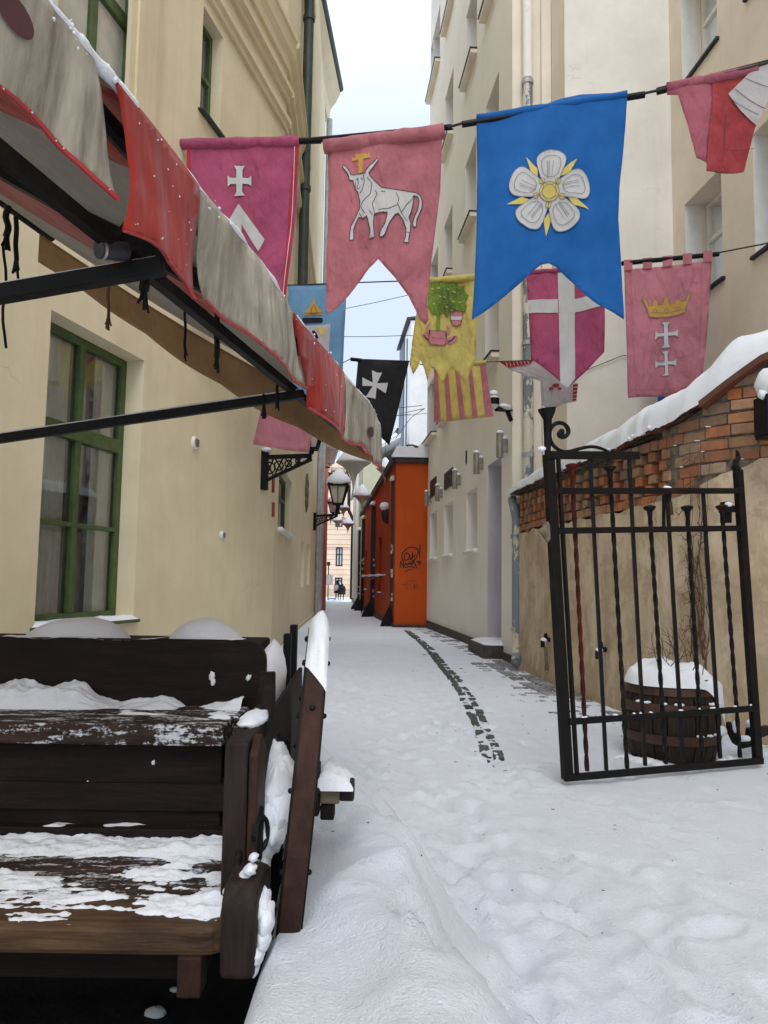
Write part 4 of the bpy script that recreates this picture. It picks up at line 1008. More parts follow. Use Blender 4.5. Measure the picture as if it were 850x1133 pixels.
# light blue with crown
Zl = lambda p: zz(p, 9.444, 310, 300)
flag('hanging_banner', 'sky blue banner with a gold crown over a dark bar, behind the awning', [(319,315.5),(384,313),(382,350),(380,400),(379,440),(318,436)], 10.7, 10.9, M['c_lblue'],
  [('crown','c_gold',[Zl([(245,460),(275,405),(300,380),(325,340),(340,330),(335,310),(350,260),(362,310),(360,335),(385,360),(400,385),(440,425),(435,460)])],[],.010),
   ('bar','c_black',[Zl([(230,495),(245,488),(430,490),(445,500),(445,530),(430,542),(250,545),(232,525)])],[],.010),
   ('patch','c_lemon',[Zl([(390,600),(425,590),(460,605),(460,640),(440,690),(415,660)])],[],.018),
   ('panel','c_grey',[Zl([(240,570),(520,565),(510,810),(500,1000),(240,1000)])],[],.010),
   ('spot','c_black',[Zl([(330,630),(355,620),(385,660),(400,700),(385,710),(350,670)])],[],.018),
   ('outline','ink',[],[(Zl([(250,440),(435,440)]),.5),(loop(Zl([(315,450),(330,390),(350,345),(370,390),(385,450)])),.5)],.016)], amp=.03, seed=5)
# yellow with tree and ox head
Zy = lambda p: zz(p, 8.5, 440, 300)
rr = random.Random(3)
leaves = []
for k in range(46):
    a = rr.random()*6.28; d = math.sqrt(rr.random()); x, y = 470+180*d*math.cos(a), 265+150*d*math.sin(a); an = a+rr.uniform(-.6,.6); s = rr.uniform(42,58)
    q = [(-.7,-.5),(0,-.75),(.7,-.4),(1.05,0),(.7,.45),(0,.75),(-.7,.5)]
    leaves.append(Zy([(x+(u*math.cos(an)-v*math.sin(an))*s, y+(u*math.sin(an)+v*math.cos(an))*s) for u, v in q]))
crown = Zy([(300,140),(340,105),(390,120),(430,100),(470,115),(520,105),(560,105),(565,150),(630,140),(625,200),(670,235),(630,300),(645,330),(635,390),(560,370),(500,350),(470,440),(430,400),(390,420),(320,420),(310,370),(285,350),(295,250)])
flag('hanging_banner', 'yellow banner with a green tree above a pink ox head and shield', [(474,309.5),(500,307),(527.5,305.5),(528,345),(526.5,398),(521,410),(515,426),(507,412),(500,407),(495,414),(490,425),(483,411),(478.5,405),(473,421),(468.5,405),(465,398),(463,404),(457,413.5),(453,402),(456,375),(460,348),(466,330)], 10.3, 10.2, M['c_yel'],
  [('crown','c_green',[crown],[],.008),('trunk','c_green',[Zy([(368,410),(405,410),(400,570),(360,570)])],[],.010),
   ('ox_head','c_skin',[Zy([(300,570),(360,575),(460,570),(460,640),(450,700),(420,708),(310,700),(295,660),(225,600),(250,590),(300,615)]),Zy([(460,640),(530,605),(565,605),(560,640),(510,685),(455,680)]),Zy([(300,500),(270,520),(265,560),(290,600),(305,580),(290,545),(310,505)]),Zy([(460,510),(490,520),(500,560),(475,600),(455,585),(475,550)])],[],.012),
   ('shield','c_skin',[Zy([(495,385),(545,375),(610,380),(608,450),(590,500),(555,518),(515,500),(498,450)])],[],.016),
   ('shield_band','c_white',[Zy([(497,425),(610,425),(608,458),(498,458)])],[],.022),
   ('outline','ink',[],[(loop(Zy([(495,385),(545,375),(610,380),(608,450),(590,500),(555,518),(515,500),(498,450)])),.55),(loop(crown),.4),(loop(Zy([(300,570),(360,575),(460,570),(460,640),(450,700),(420,708),(310,700),(295,660)])),.55),(Zy([(245,610),(270,640),(290,655)]),1.),(Zy([(545,610),(510,650),(470,672)]),1.1),(Zy([(305,570),(305,605)]),1.),(Zy([(455,585),(455,620)]),1.),(Zy([(320,640),(440,645)]),.4)]+[(loop(l),.2) for l in leaves],.026),
   ('highlight','c_lemon',[Zy([(x,y),(x+w,y+4),(x+w*.7,y+14)]) for x, y, w in ((310,175,38),(375,165,30),(465,170,20),(505,195,45),(385,245,28),(432,250,22),(500,285,40),(570,290,28),(330,320,26),(445,340,32),(490,262,18))],[],.028)],
  amp=.035, fold=3., seed=6, step=5., roll=((474,311),(527,307),.045))
# white cross on magenta, pointed
flag('hanging_banner', 'pointed magenta pennon with a broad white cross, under the blue banner', [(582,302),(615,297),(640,300),(668.5,304),(668.8,350),(668.5,390),(650,409),(628.5,429),(608,413),(588,397.5),(585,350)], 9.7, 9.6, M['c_mag'],
  [('cross','c_white',[[(617,300),(635,299),(636.5,335),(637,418),(628.5,429),(620,424),(618.5,345)]],[],.007),('cross','c_white',[[(583.5,333),(617.3,331),(617.8,346),(584.5,347.5)],[(635.2,330.5),(668.8,324),(668.8,339),(635.6,345)]],[],.0075)], amp=.035, fold=2.5, seed=7, roll=((582,301.5),(668,296),.03))
# crown and two crosses
Zc = lambda p: zz(p, 8.5, 690, 310)
c1 = Zc([(355,385),(450,380),(425,415),(428,478),(490,475),(520,450),(512,535),(490,515),(425,515),(430,590),(450,625),(355,630),(385,600),(385,520),(335,525),(298,560),(302,470),(330,490),(385,485),(385,415)])
c2 = Zc([(355,660),(440,655),(420,690),(425,755),(480,750),(505,730),(500,810),(480,790),(425,785),(425,860),(440,890),(365,895),(395,865),(395,795),(335,795),(300,828),(300,745),(330,765),(390,760),(390,690)])
crw = Zc([(175,180),(185,165),(225,185),(240,240),(275,235),(280,190),(300,170),(325,195),(330,230),(370,225),(385,175),(405,140),(425,175),(440,220),(480,215),(490,185),(510,170),(535,195),(550,205),(580,195),(600,145),(620,130),(625,150),(600,210),(585,260),(575,305),(500,325),(400,340),(320,345),(245,340),(230,280)])
flag('hanging_banner', 'faded pink banner with a gold crown above two white crosses, on looped tabs', [(690.5,298.5),(700,297.5),(711,296.5),(733,294.5),(755,292.5),(777,289.8),(787.8,288.7),(785,330),(781,380),(774.8,434),(735,438),(694.6,441),(693,380),(691.5,330)], 9.35, 9.2, M['c_pink2'],
  [('cross','c_white',[c1,c2],[],.008),('crown','c_gold',[crw],[],.008),
   ('outline','inkgrey',[],[(loop(c1),.6),(loop(c2),.6),(loop(crw),.6),(Zc([(245,300),(400,305),(590,270)]),.5)]+[(loop(ell(*Zc([q])[0],2.2,2,10)),.5) for q in ((300,285),(405,280),(510,270))],.013),
   ('hem','c_pink',[],[([(698,300),(700,380),(704,437)],.8),([(776,292),(774,380),(767,432)],.8),([(696,433),(735,430),(773,427)],.7)],.006),
   ('tab','c_pink',[[(x,y),(x+w,y-.7),(x+w,y+11),(x,y+12)] for x, y, w in ((690,288.5,9.5),(711,286,10.5),(733,283.8,11),(755,281.6,10),(777.5,279,10.5))],[],.018)],
  amp=.03, fold=2.5, seed=8, pole=((688,291.5),(796,280.5),.030))
# striped yellow and pink
st = []
for k, (t0, t1, b0, b1) in enumerate(((480.5,484,480,488),(491,495.5,494.5,500.5),(503,507.5,509,514.8),(517.5,521.5,523,528.8),(531,537,537,546))):
    yb = lambda x: 467.5-(x-480)*.105
    yt = lambda x: 408-(x-480)*.13
    st.append([(t0,yt(t0)),(t1,yt(t1)),(b1,yb(b1)),(b0,yb(b0))])
flag('hanging_banner', 'small yellow banner with five pink stripes, below the yellow tree banner', [(480.5,408),(537,400.5),(546,460.5),(515,464.5),(480,467.5)], 11.35, 11.3, M['c_yel'], [('stripe','c_pink',[q],[],.008) for q in st], amp=.03, fold=3., seed=9, roll=((480,407),(538,400.5),.035))
# white and red folded
flag('hanging_banner', 'crumpled white banner with red hatched edging, twisted behind the pointed pennon', [(553,400.5),(570,400),(583,398.5),(592,397),(605,406),(613,413),(625,416),(640,424.5),(637.8,443.5),(625,447),(612,453),(599.5,448),(598,424),(598,421),(580,415),(565,409)], 10.9, 10.7, M['c_grey'],
  [('edging','c_redtrim',[[(553,400.3),(570,399.8),(583,398.3),(590,398),(588,402),(575,405),(563,407)],[(634,426),(639.5,424.5),(638,443),(633.5,444)]],[],.010),
   ('emblem','c_red',[ell(615,427,4,2.5,8),ell(610,430,2.5,2,8),ell(619,431,2.2,2,8)],[],.010),
   ('hatch','c_white',[],[([(x,400.5-.03*(x-560)),(x+1.5,405.5-.1*(x-560))],.7) for x in range(560,588,4)]+[([(634,y),(639,y-.6)],.7) for y in range(429,443,4)],.014),
   ('fold_shade','inkgrey',[],[([(575,408),(600,417),(606,420)],.35),([(600,425),(602,445)],.4),([(612,424),(609,449)],.3)],.012)], amp=.05, fold=4., seed=10, step=4.)  # shade of the creases drawn as grey lines on the cloth
# black
Zk = lambda p: zz(p, 4.722, 380, 380)
flag('hanging_banner', 'black pointed banner with a white eight-pointed cross', [(394,398),(420,398.5),(453,399.5),(447,425),(439,460),(430.5,492.5),(424,486),(416,478),(404,462),(393,440),(393.5,425),(396,401)], 11.6, 11.5, M['c_black'],
  [('emblem','c_white',[Zk([(150,142),(178,155),(203,155),(178,210),(234,207),(222,262),(175,232),(170,292),(145,285),(118,280),(155,225),(100,222),(100,178),(155,207)])],[],.008)], amp=.03, seed=11, pole=((388,397),(400,398.5),.03))
# small pink
flag('hanging_banner', 'small plain pink flag hanging under the far end of the awning beside the wall bracket', [(293,438),(320,436),(350,440),(347.5,468),(344.5,486),(342,500.5),(310,496),(280,491.5),(286,465)], 9.6, 9.7, M['c_pink2'], amp=.05, fold=1.6, seed=12)
# blue, behind the crown banner
flag('hanging_banner', 'blue flag almost hidden behind the pink crown banner, only corners showing', [(722,300),(784,296),(788.5,388),(776,402),(752,436),(740,446),(728,447.5)], 10.7, 10.6, M['c_blue'], amp=.02, seed=13)
# ropes
def rope(pts, label, sag=.0, r=.009):
    P = [Vector(p) for p in pts]; t = thing('banner_rope', P[0], label, 'rope', 'ropes and cables across the alley')
    q = []
    for i in range(len(P)-1):
        L = (P[i+1]-P[i]).length
        for k in range(8):
            u = k/8; v = P[i].lerp(P[i+1], u); v.z -= sag*L*4*u*(1-u); q.append(v)
    q.append(P[-1]); mb = MB(); mb.tube(q, r, 6); mb.build('line', M['cable'], t, smooth=True)
wl = L1.px(150, 158)
rope([L1.pt(wl[0], 0, wl[1]+.1), atY(191,161.5,8.05), atY(345,155.3,7.95), atY(357,154,7.92), atY(494,141.5,7.7), atY(513,136,7.37), atY(712,103.5,7.08), atY(730,99.5,7.0), atY(880,62,6.7), (4.85,6.2,6.9)], 'rope carrying the front row of large banners', r=.013)
rope([L1.pt(L1.px(270,318)[0], 0, L1.px(270,318)[1]), atY(320,315.5,10.7), atY(384,313,10.9), atY(474,310,10.3), atY(528,306,10.2), atY(582,301.5,9.75), atY(668,295,9.6), atY(690,291,9.35), atY(788,281,9.2), atY(850,269,9.0)], 'rope carrying the second row of banners under the large blue one')
rope([L2.pt(.6,0,4.2), atY(388,397,11.6), atY(453,399.5,11.5), atY(480,407,11.35), atY(538,400.5,11.3), atY(553,400,10.9), atY(600,398,10.7), (2.735,11.4,4.42)], 'rope carrying the black and the striped banners', r=.007)
rope([(2.735,11.38,4.42), atY(690,393,11.36), (4.38,11.38,4.62)], 'thin cable along the gable wall behind the pink crown banner', r=.006)
for a, b, txt in (((350,372),(452,371),'thin cable high across the strip of sky'), ((362,345),(470,322),'thin cable sloping across the sky beside the yellow banner')):
    A, B = atY(*a, 19), atY(*b, 18.5); rope([L2.pt(8,0,A.z), A, B, R.pt(6.5,0,B.z)], txt, .01, .008)
A = atY(438,485,35); rope([A, atY(455,462,30), atY(470,452,23)], 'cable slanting past the grey house', 0, .012)
rope([atY(441,458,38), atY(470,452,23)], 'upper of two cables meeting at the corner of the pale building', 0, .012)
# ================================================================== STALL AWNING
FA, FB = (-.823, 0.), (-.823+.19*5, 5.)
cn = thing('stall_awning', (-2.0, 3., 0), 'weathered awning with red and beige scalloped valance, snow along its edge, at the upper left', 'awning')
fp = Surf(FA, FB, lambda s_, z: .022*sstep(2.36, 2.0, z)*math.sin(s_*8.3+1.)+.016*sstep(2.4, 2.05, z)*fb(s_*3.3, z*2.2, 4., 3))
TOPPX = [(-70,-160),(-10,-75),(48,-3),(72,25),(92,50),(112,76),(130,96),(160,132),(190,170),(219,208),(250,243),(285,285),(305,318),(322,344),(345,372),(368,400),(383,417),(400,437),(414,454),(422,472)]
TOP = [fp.to3(*q, -.012) for q in TOPPX]
def Tat(y):
    for i in range(1, len(TOP)):
        if y <= TOP[i].y or i == len(TOP)-1:
            k = (y-TOP[i-1].y)/(TOP[i].y-TOP[i-1].y); return TOP[i-1].lerp(TOP[i], k)
def Bk(y): return Vector((-2.0+.19*(y-4.3), y+.08, 3.33))
ye = TOP[-1].y; y0 = TOP[0].y
def roofp(y, v, up=0.):
    a, b = Tat(y), Bk(y); p = a.lerp(b, v); p.z += up-.05*math.sin(math.pi*v); return p
bnd = [y0, 1.47, 1.90, 2.64, 3.40, ye]
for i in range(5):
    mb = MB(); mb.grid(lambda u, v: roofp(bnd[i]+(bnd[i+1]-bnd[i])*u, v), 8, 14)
    mb.build('roof_panel', M['v_shade' if i % 2 == 0 else 'v_red'], cn, smooth=True, keep_sharp=0)
mb = MB()
def rsn(u, v):
    y = y0+(ye-y0)*u; e = min(1, 7*(v-.05), 8*(1-v)+.0, 12*u+.3, 14*(1-u))
    p = roofp(y, v, .004+max(0, e)*.028*(1+.7*fb(u*14, v*9, 1.))); return p
mb.grid(rsn, 90, 24); mb.build('snow', M['snow'], cn, smooth=True, keep_sharp=0)
ED = [Tat(ye), Bk(ye)]
mb = MB()
def fv(u, v):
    p = roofp(ye-.01, u); p.z -= .03+(.18+.03*math.sin(u*5)+.018*abs(math.sin(u*14)))*v; p.y += .012*math.sin(u*22)*v; return p
mb.grid(fv, 40, 6); mb.build('end_valance', M['v_backlit'], cn, smooth=True, solid=.003, keep_sharp=0)
VAL = [
 ('v_beige', [(-75,-158),(-10,-74),(48,-2),(72,26),(92,51),(101,68),(107,100),(110,150),(113,195),(117,222),(111,214),(100,201),(86,182),(70,162),(55,142),(38,122),(20,106),(0,92),(-40,62),(-90,20)], [(-40,62),(0,92),(20,106),(38,122),(55,142),(70,162),(86,182),(100,201),(111,214),(117,222)]),
 ('v_red', [(121,85),(130,97),(160,133),(190,171),(210,197),(216.5,206),(218,225),(216,255),(215,285),(216,322),(215,331),(210,322),(204,313),(196,305),(184,294),(170,284),(158,275),(145,267),(132,261),(122,257),(126,232),(129,200),(129,150),(126,115)], [(122,257),(145,267),(170,284),(184,294),(196,305),(204,313),(215,331)]),
 ('v_beige', [(219,208),(250,244),(285,286),(305,319),(321,343),(325,370),(331,400),(336,420),(340,430),(334,428),(325,421),(312,410),(300,399),(288,388),(276,377),(262,364),(250,353),(240,342),(231,331),(226,312),(222,285),(219,240)], [(231,331),(240,342),(250,353),(262,364),(276,377),(288,388),(300,399),(312,410),(325,421),(340,430)]),
 ('v_red', [(322.5,345),(345,373),(368,401),(379,412),(382,430),(384,455),(384,475),(382,485.5),(374,482),(365,474),(355,466),(347,459),(341,451),(340,430),(334,405),(327,372)], [(341,451),(355,466),(365,474),(374,482),(382,485.5)]),
 ('v_beige', [(380.5,413),(400,438),(414,455),(421.5,472),(422.5,490),(422.5,518),(416,514),(409,510),(407,505),(399,500),(397,493),(390,491),(382.5,487),(384,470),(384,450)], [(382.5,487),(390,491),(397,493),(399,500),(407,505),(409,510),(416,514),(422.5,518)])]
for i, (m, poly, low) in enumerate(VAL):
    mb = MB(); fill(mb, fp, poly, 7., .006+.004*(i % 2)); va = mb.build('valance', M[m], cn, smooth=True, solid=.003, keep_sharp=0)
    mb = MB(); stroke(mb, fp, low, 3.4 if i < 1 else 2.2, .012+.004*(i % 2)); mb.build('trim', M['c_redtrim'], va, solid=.006)
    rr = random.Random(40+i); mb = MB()
    for k in range(len(low)):          # snow crumbs along the hem
        a = rr.randrange(len(low)-1); u = rr.random(); q = (low[a][0]*(1-u)+low[a+1][0]*u, low[a][1]*(1-u)+low[a+1][1]*u-rr.random()*2)
        s_ = rr.uniform(.0006, .0019); mb.blob(fp.to3(*q, .013), s_*2, s_*2, s_, 6, 4, .4)
    xs = [p[0] for p in poly]; ys = [p[1] for p in poly]
    for k in range(26):
        q = (rr.uniform(min(xs), max(xs)), rr.uniform(min(ys), max(ys)))
        if inside(q, poly) and m == 'v_red': s_ = rr.uniform(.0009, .0024); mb.blob(fp.to3(*q, .012), s_, s_, s_, 5, 3)
    mb.build('snow', M['snow'], va)
mb = MB(); fill(mb, fp, ell(13,16,12,34,20,-.6), 5., .013); mb.build('print', M['v_maroon'], cn); mb = MB(); fill(mb, fp, ell(405.5,478,4.2,6,16,.1), 3., .013); mb.build('print', M['v_maroon'], cn)
mb = MB()                               # snow lying along the top edge
pts = [fp.to3(x, y, .004) for x, y in dens(TOPPX, 7)[:-40] if True]
E_ = []
for i in range(len(TOPPX)-1):
    n = 7
    for k in range(n): E_.append(((TOPPX[i][0]*(n-k)+TOPPX[i+1][0]*k)/n, (TOPPX[i][1]*(n-k)+TOPPX[i+1][1]*k)/n))
P = [fp.to3(x, y+.5, .002) for x, y in E_]
mb.tube(P, [max(.002, .006+.009*fb(p.y*6.5, 2., 1., 4)+(.005 if 85 < E_[i][0] < 150 else 0)) for i, p in enumerate(P)], 8)
rr = random.Random(9)
for k in range(70):
    i = rr.randrange(len(P)); s_ = rr.uniform(.002, .007)*(1.3 if 95 < E_[i][0] < 150 else .6); mb.blob(P[i]+Vector((rr.uniform(-.0,.012), 0, rr.uniform(-.03,.012))), s_, s_, s_, 6, 4, .3)
mb.build('snow_edge', M['snow'], cn, smooth=True, keep_sharp=0)
mb = MB()                               # front beams, rafters, back pole, arms
for dz, of, w in ((-.03, -.05, .04), ):
    Q = [TOP[i]+Vector((-.045, 0, -.035)) for i in range(len(TOP))]; mb.tube(Q, .022, 8)
lbz = 2.045
mb.bar((-.823+.19*.7-.075, .7, lbz), (-.823+.19*ye-.075, ye, lbz-.0), .026, .03, up=(0,0,1)); mb.build('front_beam', M['black'], cn)
mb = MB(); a, b = Bk(y0), Bk(ye); mb.tube([a, b+Vector((.02,.1,0))], .028, 10); mb.build('back_pole', M['black'], cn)
mb = MB()
for y in (2.55,): mb.bar(Tat(y)+Vector((-.05,0,-.05)), Bk(y)+Vector((0,0,-.03)), .05, .06, up=(0,0,1))
mb.build('rafter', M['black'], cn)
for q0, q1, Y, r in (((172,294),(0,324),1.66,.037), ((331,436),(0,485),2.86,.033)):
    a, b = atY(*q0, Y), atY(*q1, Y); d = b-a; e = a+d*((-2.5-a.x)/d.x)
    mb = MB(); mb.bar(a+Vector((.02,0,.0)), e, r, r, up=(0,1,0)); ar = mb.build('arm', M['black'], cn, bevel=.004)
    mb = MB(); mb.bar((e.x, e.y, 0), (e.x, e.y, 3.25), .06, .06); mb.build('post', M['black'], cn)
    mb = MB(); mb.tube([a.lerp(e, k/6)+Vector((0,0,r*.52)) for k in range(7)], [.004,.006,.004,.006,.005,.004,.003], 6); mb.build('snow', M['snow'], ar)
def cord(px, y0_, y1_, Y, tas=True, r=.006, wig=2.):
    mb = MB(); n = 8
    mb.tube([atY(px+wig*math.sin(k*1.1+px)*.25, y0_+(y1_-y0_)*k/n, Y) for k in range(n+1)], r, 6)
    if tas:
        b = atY(px, y1_, Y); rr = random.Random(int(px))
        for k in range(7):
            o = Vector((rr.uniform(-.012,.012), rr.uniform(-.012,.012), -rr.uniform(.02,.05))); mb.tube([b+Vector((0,0,.02)), b+o*.6, b+o], .0035, 5)
    mb.build('tie_cord', M['twig'] if px < 140 and px > 100 else M['black'], cn)
cord(8, 228, 262, 1.9, wig=6, r=.008); cord(18, 240, 288, 1.9); cord(5, 270, 385, 1.9, False, .0035, 8)
cord(120, 308, 352, 2.9); cord(205, 345, 388, 3.3); cord(240, 346, 396, 2.3, r=.009); cord(160, 300, 322, 1.72, r=.012); cord(307, 415, 440, 2.84); cord(292, 436, 450, 2.84, r=.005)
c = atY(126, 277, 1.6); sl = thing('spotlight', c, 'small dark spotlight canister clipped under the red scallop of the awning', 'spotlight')
ax = Vector((-.6, -.75, -.25)).normalized()
mb = MB(); mb.tube([c-ax*.03, c+ax*.035], [.020, .022], 16); mb.build('housing', M['char'], sl, smooth=True)
mb = MB(); mb.tube([c+ax*.034, c+ax*.037], .0195, 16); mb.build('lens', M['darkglass'], sl)
mb = MB(); mb.tube([c+ax*.028, c+ax*.034], .0232, 16); mb.build('ring', M['steel'], sl, smooth=True)
mb = MB(); mb.bar(c+Vector((.0,0,.02)), c+Vector((.02,.05,.10)), .012); mb.bar(c-ax*.03, c-ax*.05+Vector((.02,0,.01)), .01); mb.build('mount', M['black'], sl)

# ================================================================== WOODEN CART
ct = thing('market_cart', (-1.1, 2.4, 0), 'old dark wooden cart with two plank benches and a snow capped wheel', 'cart')
XL = -2.0
def xzpoly(pts, y0_, y1_):
    mb = MB(); mb.prism([(x, y0_, z) for x, z in pts], (0, y1_-y0_, 0)); return mb
arc = lambda cx, cz, r, a0, a1, n=6: [(cx+r*math.cos(math.radians(a0+(a1-a0)*k/n)), cz+r*math.sin(math.radians(a0+(a1-a0)*k/n))) for k in range(n+1)]
zt = atY(150, 706, 2.76).z; XB = atY(294, 735, 2.76).x
xzpoly([(XL,.84),(XB,.84)]+arc(XB-.072, zt-.075, .072, 0, 90)+[(-1.2,zt-.004),(XL,zt)], 2.76, 2.80).build('backboard', M['cartwood'], ct, bevel=.006)
SEATZ = .885
for i, (ya, yb) in enumerate(((2.37,2.545),(2.552,2.755))):
    mb = MB(); mb.box(XL, -.475+.012*i, ya, yb, SEATZ-.062, SEATZ-.003*i); mb.build('upper_bench_plank', M['seatwood'], ct, bevel=.008)
mb = MB(); mb.box(XL, -.49, 2.43, 2.455, .66, SEATZ-.064); mb.box(XL, -.49, 2.434, 2.457, .47, .655); mb.build('riser_board', M['cartwood'], ct, bevel=.004)
mb = MB(); mb.box(XL, -.47, 2.39, 2.43, .53, .575); mb.build('riser_batten', M['cartwood'], ct, bevel=.004)
LZ = .535
xr = atY(257,1040,1.84).x
def plank(y0_, y1_, z1, front=False):
    mb = MB(); r = .07
    pts = [(XL,y0_)]+([(xr-.07, y0_)]+[(xr-.07+.07*math.sin(math.radians(a)), y0_+.07-.07*math.cos(math.radians(a))) for a in (20,45,70,90)] if front else [(xr-.03,y0_)])+[(xr-(0 if front else .03),y1_),(XL,y1_)]
    mb.prism([(x, y, z1-.068) for x, y in pts], (0,0,.068)); return mb
plank(1.835,2.02,LZ,True).build('lower_bench_plank', M['frontwood'], ct, bevel=.014)
plank(2.028,2.17,LZ-.004).build('lower_bench_plank', M['seatwood'], ct, bevel=.006)
plank(2.178,2.385,LZ-.002).build('lower_bench_plank', M['seatwood'], ct, bevel=.006)
# side frame
def yz(pts, x0, x1, name, mat, bev=.006):
    mb = MB(); mb.prism([(x0, y, z) for y, z in pts], (x1-x0, 0, 0)); return mb.build(name, mat, ct, bevel=bev)
yz([(1.95,.545),(1.95,.925),(2.42,.945),(2.42,.6)], atY(246,905,1.95).x, atY(273,905,1.95).x, 'armrest', M['sidewood'], .008)
yz([(1.80,.435),(1.80,.60),(1.83,.632),(1.95,.64),(2.05,.60),(2.05,.435)], atY(243,1040,1.8).x, atY(282,1040,1.8).x, 'corner_block', M['sidewood'], .012)
yz([(1.90,.50),(1.93,.66),(2.28,.80),(2.5,.92),(3.3,.96),(3.3,.52)], -.352, -.335, 'side_board', M['cartwood'])
yz([(1.925,.57),(1.925,.90),(1.99,.94),(2.06,.90),(2.06,.57)], atY(273.6,905,1.925).x, atY(284,905,1.925).x, 'side_strip', M['wheelwood'])
mb = MB(); mb.bar((-.335,2.22,.62), (-.345,2.40,1.0), .035, .05); mb.bar((-.37,2.58,.62), (-.385,2.62,1.02), .05, .07); mb.build('side_stake', M['cartwood'], ct, bevel=.006)
mb = MB()
for px, y_, Y in ((308.5,722,3.25),(318.5,701,3.3),(325.5,691,3.45)):
    a = atY(px, y_, Y); mb.box(a.x-.016, a.x+.016, Y-.02, Y+.02, .66, a.z)
mb.build('iron_stake', M['black'], ct, bevel=.005)
mb = MB()
for (cx, cy, cz, R_, ry) in ((-.292,1.97,.70,.040,1.),(-.30,2.45,.80,.030,1.)):
    mb.tube([(cx+.012*math.sin(a), cy+R_*.55*math.sin(a), cz+R_*math.cos(a)) for a in [i*math.pi/9 for i in range(19)]], .006, 6)
    mb.tube([(cx-.02, cy, cz+R_+.02), (cx, cy, cz+R_)], .008, 6)
mb.build('iron_ring', M['black'], ct, smooth=True)
mb = MB(); mb.bar((-.30,1.9,.71), (-.315,2.25,.92), .012, .02); mb.bar((-.296,1.97,.64),(-.296,1.99,.76),.012,.02); mb.build('iron_strap', M['black'], ct)
mb = MB(); mb.box(-.455,-.40,1.83,1.90,.38,.47); mb.build('bracket_block', M['wheelwood'], ct, bevel=.005)
mb = MB(); mb.box(XL,-.42,1.95,2.05,.36,.46); mb.box(XL,-.44,3.2,3.3,.40,.52); mb.box(-.72,-.64,2.6,3.3,.40,.455); mb.box(-1.75,-1.67,2.6,3.3,.40,.455); mb.build('chassis_beam', M['cartwood'], ct, bevel=.006)
mb = MB(); mb.box(XL,-.40,2.46,3.3,.455,.49); mb.build('floor_board', M['cartwood'], ct)
mb = MB(); mb.box(XL, -.43, 2.70, 2.74, .05, .44); mb.build('shade_board', M['cartwood'], ct)  # board added to darken the space under the benches
# wheel, seen edge on
WC = Vector((-.245, 2.45, .66)); WR = .53
yaw = math.radians(5.2)
def wheel(C, mirror=False):
    ey = Vector((-math.sin(yaw), math.cos(yaw), 0)); ex = Vector((math.cos(yaw), math.sin(yaw), 0))
    if mirror: ey = Vector((0,1,0)); ex = Vector((1,0,0))
    pt = lambda x, r, a: C+ex*(x+.085*r*math.sin(a))+ey*(r*math.cos(a))+Vector((0,0,r*math.sin(a)))
    n = 48; hw = .027
    def ring(r0, r1, h):
        mb = MB(); vs = []; fs = []
        for k in range(n):
            a = 2*math.pi*k/n; vs += [pt(-h,r0,a), pt(h,r0,a), pt(h,r1,a), pt(-h,r1,a)]
        for k in range(n):
            for q in range(4): fs.append((k*4+q, k*4+(q+1)%4, ((k+1)%n)*4+(q+1)%4, ((k+1)%n)*4+q))
        mb.add(vs, fs); return mb
    w = ring(WR-.075, WR, hw).build('wheel', M['wheelwood'], ct, bevel=.004)
    ring(WR-.07, WR-.012, hw+.005).build('rim_strap', M['black'], w)
    mb = MB()
    for k in range(10):
        a = 2*math.pi*(k+.3)/10; mb.tube([pt(0,.07,a), pt(0,.25,a), pt(0,WR-.06,a)], [.026,.021,.018], 8)
    mb.build('spoke', M['wheelwood'], w, smooth=True)
    mb = MB(); mb.tube([pt(-.05,0,0), pt(-.03,0,0), pt(.0,0,0), pt(.04,0,0), pt(.055,0,0)], [.05,.06,.065,.06,.05], 16); mb.build('hub', M['black'], w, smooth=True)
    mb = MB()
    for k in range(16):
        a = 2*math.pi*k/16+.1
        for sx in (-1, 1): mb.blob(pt(sx*(hw+.006), WR-.04, a), .008, .008, .008, 6, 4, 0)
        if k % 3 == 0: mb.blob(pt(0, WR+.001, a), .008, .008, .008, 6, 4, 0)
    mb.build('bolt', M['black'], w)
    return w, pt
wh, wpt = wheel(WC)
mb = MB()                               # snow riding on the rim
N_ = 26
def ws(u, v):
    a = math.radians(58+72*u+10*(v-.5))
    x = -.03+.062*v; h = .036*(1-abs(2*v-1)**2.5)*min(1, 9*u+.35, 5*(1-u))*(1+.35*fb(u*6, v*3+4)); return wpt(x, WR+.001+h-.006*(v in (0., 1.)), a)
mb.grid(ws, N_, 8, None); mb.build('snow', M['snow'], wh, smooth=True, keep_sharp=0)
wheel(Vector((XL-.12, 2.45, .66)), True)
# axle end blocks
def blk(px0, px1, py0, py1, Y, d, name, mat):
    a = atY(px0, py1, Y); b = atY(px1, py0, Y); mb = MB(); mb.box(a.x, b.x, Y, Y+d, a.z, b.z); return mb.build(name, mat, ct, bevel=.006)
blk(354, 376, 867, 890, 2.36, .07, 'axle_block', M['palewood']); blk(375.5, 392, 866, 887, 2.37, .065, 'axle_end', M['sidewood']); blk(354, 370, 890.5, 908, 2.37, .06, 'axle_wedge', M['cartwood']); blk(345.5, 354, 846, 904, 2.36, .06, 'axle_plate', M['black'])
mb = MB(); mb.box(XL+.05, -.32, 2.42, 2.50, .62, .70); mb.build('axle', M['cartwood'], ct)
mb = MB(); a = atY(371, 864, 2.42)
def axs(u, v):
    x = a.x-.062+.12*u; y = 2.34+.16*v; e = min(1, 5*u, 5*(1-u), 5*v, 5*(1-v)); return (x, y, a.z-.01+.052*max(0,e)**.6*(1+.3*fb(u*4, v*3, 7.))*(1-.45*u))
